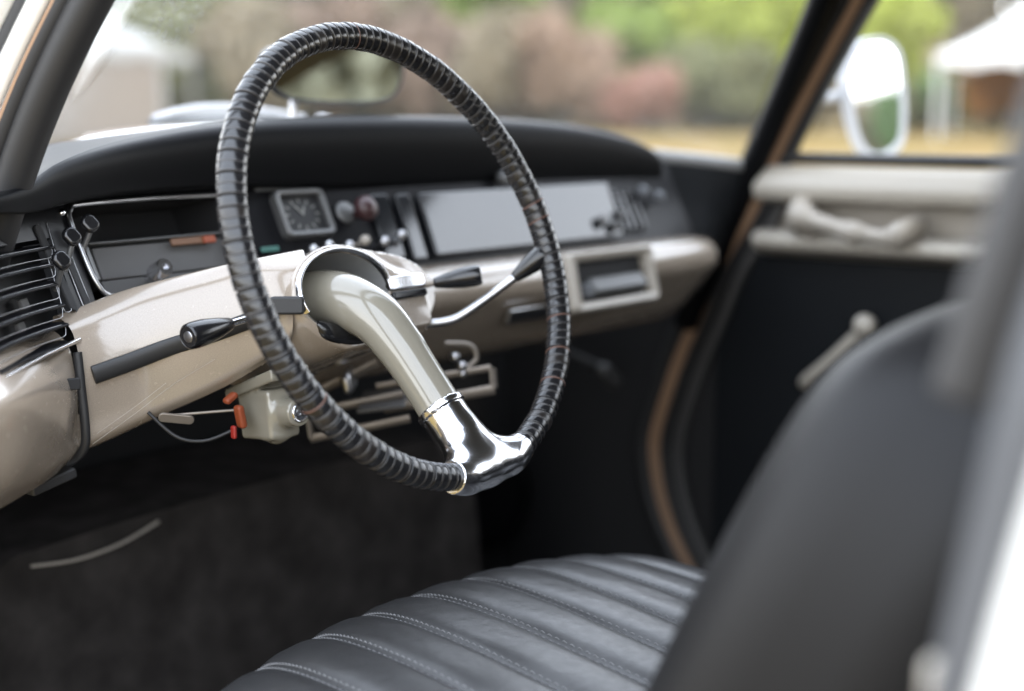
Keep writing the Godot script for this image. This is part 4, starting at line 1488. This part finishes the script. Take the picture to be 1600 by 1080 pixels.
	for q in [P(-0.166, 0.801, -0.117), P(-0.163, 0.792, -0.110), P(-0.160, 0.783, -0.112)]:
		mb = MB.new()
		mb.lathe([Vector2(0.005, -0.004), Vector2(0.005, 0.004), Vector2(0.003, 0.007), Vector2(0, 0.007)], q, P(-0.5, 0.1, 0.8), 12)
		part(o, "bolt", mb, M.satin)
	mb = MB.new()
	mb.tube(smooth([P(-0.172, 0.815, -0.125), P(-0.150, 0.812, -0.110), P(-0.145, 0.798, -0.105), P(-0.155, 0.788, -0.110)], 5), [0.003], 8)
	part(o, "spring_clip", mb, M.dull_metal)
	# trim screw plates along the fairing's lower edge
	o = thing("trim_clip", "pale oval trim clip under the fairing's lower edge beside the wiring", "clip", P(-0.5, 0.77, -0.15))
	mb = MB.new()
	mb.slab(MB.rrect(0.032, 0.009, 0.0044), 0.003, 0.001, at(P(-0.498, 0.784, -0.152), facing(P(-0.5, -0.3, 0.8), P(0.2, 1, 0))))
	part(o, "plate", mb, M.dull_metal)
	# pedal far down on the passenger's side of the hump
	o = thing("foot_lever", "dull grey lever under the dashboard in front of the passenger's footwell", "lever", P(0.56, 0.6, -0.46))
	mb = MB.new()
	mb.box(P(0.055, 0.022, 0.02), at(P(0.567, 0.640, -0.45), Basis(Vector3.BACK, -0.7)), 0.006)
	part(o, "pad", mb, M.grey_metal)
	mb = MB.new()
	mb.tube([P(0.555, 0.655, -0.46), P(0.50, 0.70, -0.55)], [0.006], 8)
	part(o, "arm", mb, M.black_mat)

# ------------------------------------------------------------------ seat
func cushion_at(x: float, t: float) -> Vector3:       # t runs from under the front edge over the top to the back
	var u := (x + 0.36) / 0.315
	var crown := 0.022 * pow(absf(u), 3.0) + 0.012 * u * u
	var prof := [Vector2(0.035, 0.40), Vector2(0.000, 0.45), Vector2(-0.026, 0.51), Vector2(-0.028, 0.555), Vector2(-0.008, 0.588), Vector2(0.035, 0.602), Vector2(0.11, 0.600), Vector2(0.21, 0.588), Vector2(0.32, 0.572), Vector2(0.44, 0.560)]
	var k := t * (prof.size() - 1)
	var i := clampi(int(k), 0, prof.size() - 2)
	var f := k - i
	var p: Vector2 = prof[i].cubic_interpolate(prof[i + 1], prof[maxi(i - 1, 0)], prof[mini(i + 2, prof.size() - 1)], f)
	return P(x, p.y - crown + 0.013, p.x + 0.035 * u * u)

func seat() -> void:
	var o := thing("driver_seat", "black leather driver's seat with pleated cushion and smooth rounded backrest", "car seat", P(-0.36, 0.22, 0.3))
	var mb := MB.new()
	mb.box(P(0.58, 0.26, 0.44), at(P(-0.36, 0.42, 0.24)), 0.03)
	part(o, "base", mb, M.back_leather)
	var edges := [-0.670, -0.605, -0.540, -0.478, -0.416, -0.354, -0.292, -0.230, -0.168, -0.108, -0.050]
	var stitches := MB.new()
	var ex := func(k: int, t: float) -> float:
		return edges[k] + (0.0026 * sin(t * 6.0 + k * 1.7) + 0.0013 * sin(t * 15.0 + k)) * smoothstep(0.1, 0.4, t)
	for k in 10:
		mb = MB.new()
		var rows := []
		for i in 49:
			var t := float(i) / 48
			var x0: float = ex.call(k, t)
			var x1: float = ex.call(k + 1, t)
			var row := []
			for j in 15:
				var s := 0.5 - 0.5 * cos(PI * float(j) / 14)
				var p := cushion_at(lerpf(x0, x1, s), t)
				var q := cushion_at(lerpf(x0, x1, s), minf(t + 0.01, 1.0)) - cushion_at(lerpf(x0, x1, s), maxf(t - 0.01, 0.0))
				var up := q.cross(Vector3.RIGHT).normalized() * -1.0
				if up.dot(P(0, 1, -0.6)) < 0: up = -up
				var bulge := pow(maxf(0.0, 1.0 - pow(absf(s * 2 - 1), 3.4)), 0.62)
				var wr := 0.0004 * sin(t * 70.0 + k * 2.0) * sin(s * 9.0 + k) * (1.0 - absf(s * 2 - 1))
				row.append(p + up * (0.0098 * bulge + wr))
			rows.append(row)
		mb.grid(rows)
		# the outer pleats turn down over the sides
		if k == 9 or k == 0:
			var side := []
			for i in 49:
				var p: Vector3 = rows[i][14 if k == 9 else 0]
				var sx := 1.0 if k == 9 else -1.0
				side.append([p, p + P(0.012 * sx, -0.006, 0), p + P(0.020 * sx, -0.022, 0), p + P(0.022 * sx, -0.06, 0), p + P(0.016 * sx, -0.15, 0)])
			mb.grid(side)
		part(o, "pleat", mb, M.leather)
		if k > 0:
			var line := []
			for i in 60:
				var t := 0.12 + 0.88 * i / 59.0
				line.append(cushion_at(ex.call(k, t), t) + P(0, 0.0016, -0.001))
			mb = MB.new()
			mb.tube(line, [0.0017], 8)
			part(o, "seam_welt", mb, M.seam)
			for side in [-1, 1]:
				for i in 92:
					var t := 0.14 + 0.80 * i / 92.0
					var a := cushion_at(ex.call(k, t) + side * 0.0042, t)
					var b := cushion_at(ex.call(k, t) + side * 0.0042, t + 0.0052)
					var lift := P(0, 0.0050, -0.0024) if t > 0.35 else P(0, 0.0014, -0.0050)
					stitches.tube([a + lift, a.lerp(b, 0.5) + lift * 1.25, b + lift], [0.0007], 5)
	part(o, "stitching", stitches, M.thread).set_meta("kind", "stuff")
	# backrest: a leaning, rounded pad
	var lean := deg_to_rad(24.0)
	var f := at(P(-0.36, 0.474, 0.415), Basis(Vector3.RIGHT, lean))
	var out := smooth([Vector2(-0.275, 0.0), Vector2(-0.285, 0.2), Vector2(-0.270, 0.372), Vector2(-0.230, 0.468), Vector2(-0.15, 0.500), Vector2(0, 0.505), Vector2(0.15, 0.500), Vector2(0.230, 0.468), Vector2(0.270, 0.372), Vector2(0.285, 0.2), Vector2(0.275, 0.0)], 5)
	mb = MB.new()
	mb.slab(out, 0.185, 0.075, f, 10)
	part(o, "backrest", mb, M.back_leather)
	# the passenger's seat is its twin, slid further back
	var twin := o.duplicate()
	twin.name = numbered("passenger_seat")
	twin.position = o.position + P(0.79, 0.0, 0.24)
	tag(twin, "matching black leather passenger's seat slid back behind the driver's backrest", "car seat")
	add_child(twin, true)
	# padded strip hanging in front of the door pillar
	mb = MB.new()
	mb.tube(smooth([P(-0.735, 0.943, 0.667), P(-0.735, 0.955, 0.670), P(-0.735, 1.0, 0.682), P(-0.732, 1.10, 0.709), P(-0.715, 1.25, 0.745), P(-0.69, 1.36, 0.77)], 5), [0.007, 0.0105, 0.011, 0.011, 0.011, 0.011, 0.011], 16, 1.2, P(0, 0, 1))
	alone("pillar_pad", mb, M.grey_vinyl, "grey padded strip with a rounded lower end hanging beside the driver's door pillar", "trim")

# ------------------------------------------------------------------ passenger's door
func bar(sections: Array) -> MB:      # loft of rounded profiles along the door
	var mb := MB.new()
	mb.grid(loft(sections, 4, 4))
	return mb

func passenger_door() -> void:
	var o := thing("passenger_door", "closed passenger's door with cream upper trim and dark lower panel", "car door", P(0.70, 0.22, 0.2))
	var z0 := -0.235
	var z1 := 0.70
	var mb := MB.new()
	mb.box(P(0.07, 0.62, z1 - z0 + 0.10), at(P(0.735, 0.53, (z0 + z1) / 2 - 0.05)), 0.006)
	part(o, "lower_panel", mb, M.navy)
	mb = MB.new()
	mb.box(P(0.02, 0.13, z1 - z0 + 0.01), at(P(0.722, 0.905, (z0 + z1) / 2)), 0.005)
	part(o, "trim_panel", mb, M.beige_plain)
	# upper rail: rounded cream roll below the window
	var up := []
	for z in [z0 - 0.01, z0 + 0.03, 0.1, 0.4, z1]:
		up.append([P(0.70, 0.978, z), P(0.682, 0.978, z), P(0.666, 0.970, z), P(0.655, 0.950, z), P(0.657, 0.935, z), P(0.668, 0.925, z), P(0.705, 0.920, z)])
	part(o, "upper_rail", bar(up), M.door_cream)
	# armrest ridge below the recess
	var low := []
	for q in [[z0 - 0.01, 0.0, 0.006], [-0.17, 0.2, 0.0], [-0.10, 0.5, 0.0], [0.0, 0.9, 0.0], [0.08, 1.0, 0.0], [0.4, 1.0, 0.0], [z1, 1.0, 0.0]]:
		var d: float = 0.655 - 0.012 * q[1]
		low.append([P(0.705, 0.880, q[0]), P(0.685, 0.880, q[0]), P(d + 0.012, 0.878, q[0]), P(d, 0.868, q[0]), P(d + 0.004, 0.855, q[0]), P(0.675, 0.846, q[0]), P(0.705, 0.838, q[0])])
	part(o, "armrest", bar(low), M.door_cream)
	mb = MB.new()
	mb.box(P(0.028, 0.018, z1 - z0 + 0.06), at(P(0.70, 0.989, (z0 + z1) / 2 + 0.02)), 0.006)
	part(o, "window_seal", mb, M.rubber)
	# pull handle
	var h := func(q: Vector3) -> float:
		var a := capsule(q, P(0.662, 0.920, -0.163), P(0.632, 0.908, -0.150), 0.018, 0.017)
		var b := capsule(q, P(0.632, 0.905, -0.150), P(0.622, 0.888, -0.06), 0.0135, 0.0105)
		var c := capsule(q, P(0.622, 0.888, -0.06), P(0.626, 0.880, 0.005), 0.0105, 0.010)
		var d := capsule(q, P(0.628, 0.890, 0.010), P(0.67, 0.896, 0.014), 0.0155, 0.0175)
		var e := capsule(q, P(0.650, 0.892, -0.172), P(0.640, 0.884, -0.135), 0.011, 0.009)
		return smin(smin(smin(smin(a, b, 0.02), c, 0.02), d, 0.018), e, 0.012)
	mb = MB.new()
	mb.nets(h, P(0.59, 0.85, -0.20), P(0.70, 0.95, 0.045), 0.0035)
	part(o, "pull_handle", mb, M.beige_plain)
	# window crank
	mb = MB.new()
	mb.tube(smooth([P(0.690, 0.646, -0.156), P(0.670, 0.652, -0.151), P(0.662, 0.69, -0.107), P(0.655, 0.735, -0.060)], 5), [0.009, 0.0085, 0.0085, 0.010], 12)
	var crank := part(o, "window_crank", mb, M.door_cream)
	mb = MB.new()
	mb.lathe([Vector2(0.008, 0.0), Vector2(0.012, 0.004), Vector2(0.0165, 0.016), Vector2(0.0165, 0.026), Vector2(0.011, 0.033), Vector2(0, 0.034)], P(0.664, 0.748, -0.047), P(-1, 0.15, 0.1), 18)
	part(crank, "crank_knob", mb, M.door_cream)
	mb = MB.new()
	mb.lathe([Vector2(0.011, 0.0), Vector2(0.010, 0.010), Vector2(0.0, 0.013)], P(0.678, 0.649, -0.153), P(-1, 0, 0), 16)
	part(crank, "crank_hub", mb, M.beige_plain)
	# map pocket low on the door
	mb = MB.new()
	var pk := []
	for z in [z0 + 0.02, z0 + 0.05, 0.2, 0.5, 0.66]:
		pk.append([P(0.70, 0.525, z), P(0.672, 0.522, z), P(0.662, 0.512, z), P(0.660, 0.49, z), P(0.668, 0.35, z), P(0.70, 0.30, z)])
	mb = bar(pk)
	part(o, "map_pocket", mb, M.navy)
	mb = MB.new()
	mb.quad(P(0.705, 0.985, z0 + 0.02), P(0.705, 0.985, z1), P(0.60, 1.38, z1 + 0.05), P(0.615, 1.33, 0.02))
	part(o, "window_glass", mb, M.glass)

# ------------------------------------------------------------------ mirrors
func outline_of(pts: Array, k := 5) -> Array:
	return smooth(pts, k, true)

func mirrors() -> void:
	# rear-view mirror standing on the dashboard
	var c := P(-0.040, 1.107, -0.42)
	var o := thing("rear_view_mirror", "wide rear-view mirror with a thin dark frame standing on the dashboard on a short stem", "mirror", P(-0.095, 1.047, -0.42))
	var f := at(c, facing(P(-0.17, 0.07, 0.98)))
	var ol := outline_of([Vector2(-0.095, 0.010), Vector2(-0.089, -0.015), Vector2(-0.070, -0.031), Vector2(-0.03, -0.037), Vector2(0.04, -0.037), Vector2(0.076, -0.030), Vector2(0.091, -0.008), Vector2(0.095, 0.018), Vector2(0.085, 0.036), Vector2(0.045, 0.042), Vector2(-0.045, 0.033), Vector2(-0.084, 0.024)])
	for i in ol.size(): ol[i] = Vector2(ol[i].x * 1.07 - 0.004, ol[i].y * 1.05)
	var inn := []
	for q in ol: inn.append(Vector2(q.x * 0.975, (q.y - 0.002) * 0.94 + 0.002))
	var mb := MB.new()
	mb.slab(ol, 0.012, 0.005, f * at(P(0, 0, -0.008)))
	part(o, "shell", mb, M.black)
	mb = MB.new()
	mb.frame(ol, inn, 0.006, f, 0.002)
	part(o, "frame", mb, M.black)
	mb = MB.new()
	mb.slab(inn, 0.002, 0.0002, f * at(P(0, 0, 0.0005)))
	part(o, "mirror_glass", mb, M.mirror)
	mb = MB.new()
	mb.tube([P(-0.092, 1.045, -0.445), P(-0.092, 1.066, -0.446), P(-0.075, 1.095, -0.440)], [0.0055, 0.005, 0.005], 12)
	part(o, "stem", mb, M.satin)
	mb = MB.new()
	mb.lathe([Vector2(0.0, 0.004), Vector2(0.010, 0.003), Vector2(0.012, -0.004)], P(-0.092, 1.047, -0.445), Vector3.UP, 18)
	part(o, "foot", mb, M.satin)
	# door mirror on the passenger's side
	o = thing("door_mirror", "white-framed upright door mirror outside the passenger's window", "mirror", P(0.88, 0.98, -0.2))
	c = P(0.93, 1.078, -0.185)
	f = at(c, facing(P(-0.55, 0.02, 0.83)))
	# outline in the mirror's own plane
	ol = outline_of([Vector2(-0.044, 0.040), Vector2(-0.034, 0.075), Vector2(-0.012, 0.098), Vector2(0.018, 0.098), Vector2(0.038, 0.078), Vector2(0.046, 0.035), Vector2(0.050, -0.03), Vector2(0.046, -0.072), Vector2(0.022, -0.093), Vector2(-0.004, -0.092), Vector2(-0.022, -0.068), Vector2(-0.038, -0.010)])
	for i in ol.size(): ol[i] = Vector2(ol[i].x * 1.24, ol[i].y * 1.01)
	inn = []
	for q in ol: inn.append(Vector2((q.x - 0.004) * 0.80 + 0.004, q.y * 0.90 + 0.002))
	mb = MB.new()
	mb.slab(ol, 0.030, 0.014, f * at(P(0, 0, -0.017)))
	part(o, "shell", mb, M.frame_grey)
	mb = MB.new()
	mb.frame(ol, inn, 0.008, f, 0.003)
	part(o, "frame", mb, M.frame_grey)
	mb = MB.new()
	mb.slab(inn, 0.002, 0.0002, f)
	part(o, "mirror_glass", mb, M.mirror)
	mb = MB.new()
	mb.tube(smooth([P(0.915, 1.088, -0.222), P(0.88, 1.082, -0.242), P(0.83, 1.065, -0.275), P(0.79, 1.0, -0.315)], 5), [0.012, 0.009, 0.008, 0.009], 12)
	part(o, "arm", mb, M.frame_grey)
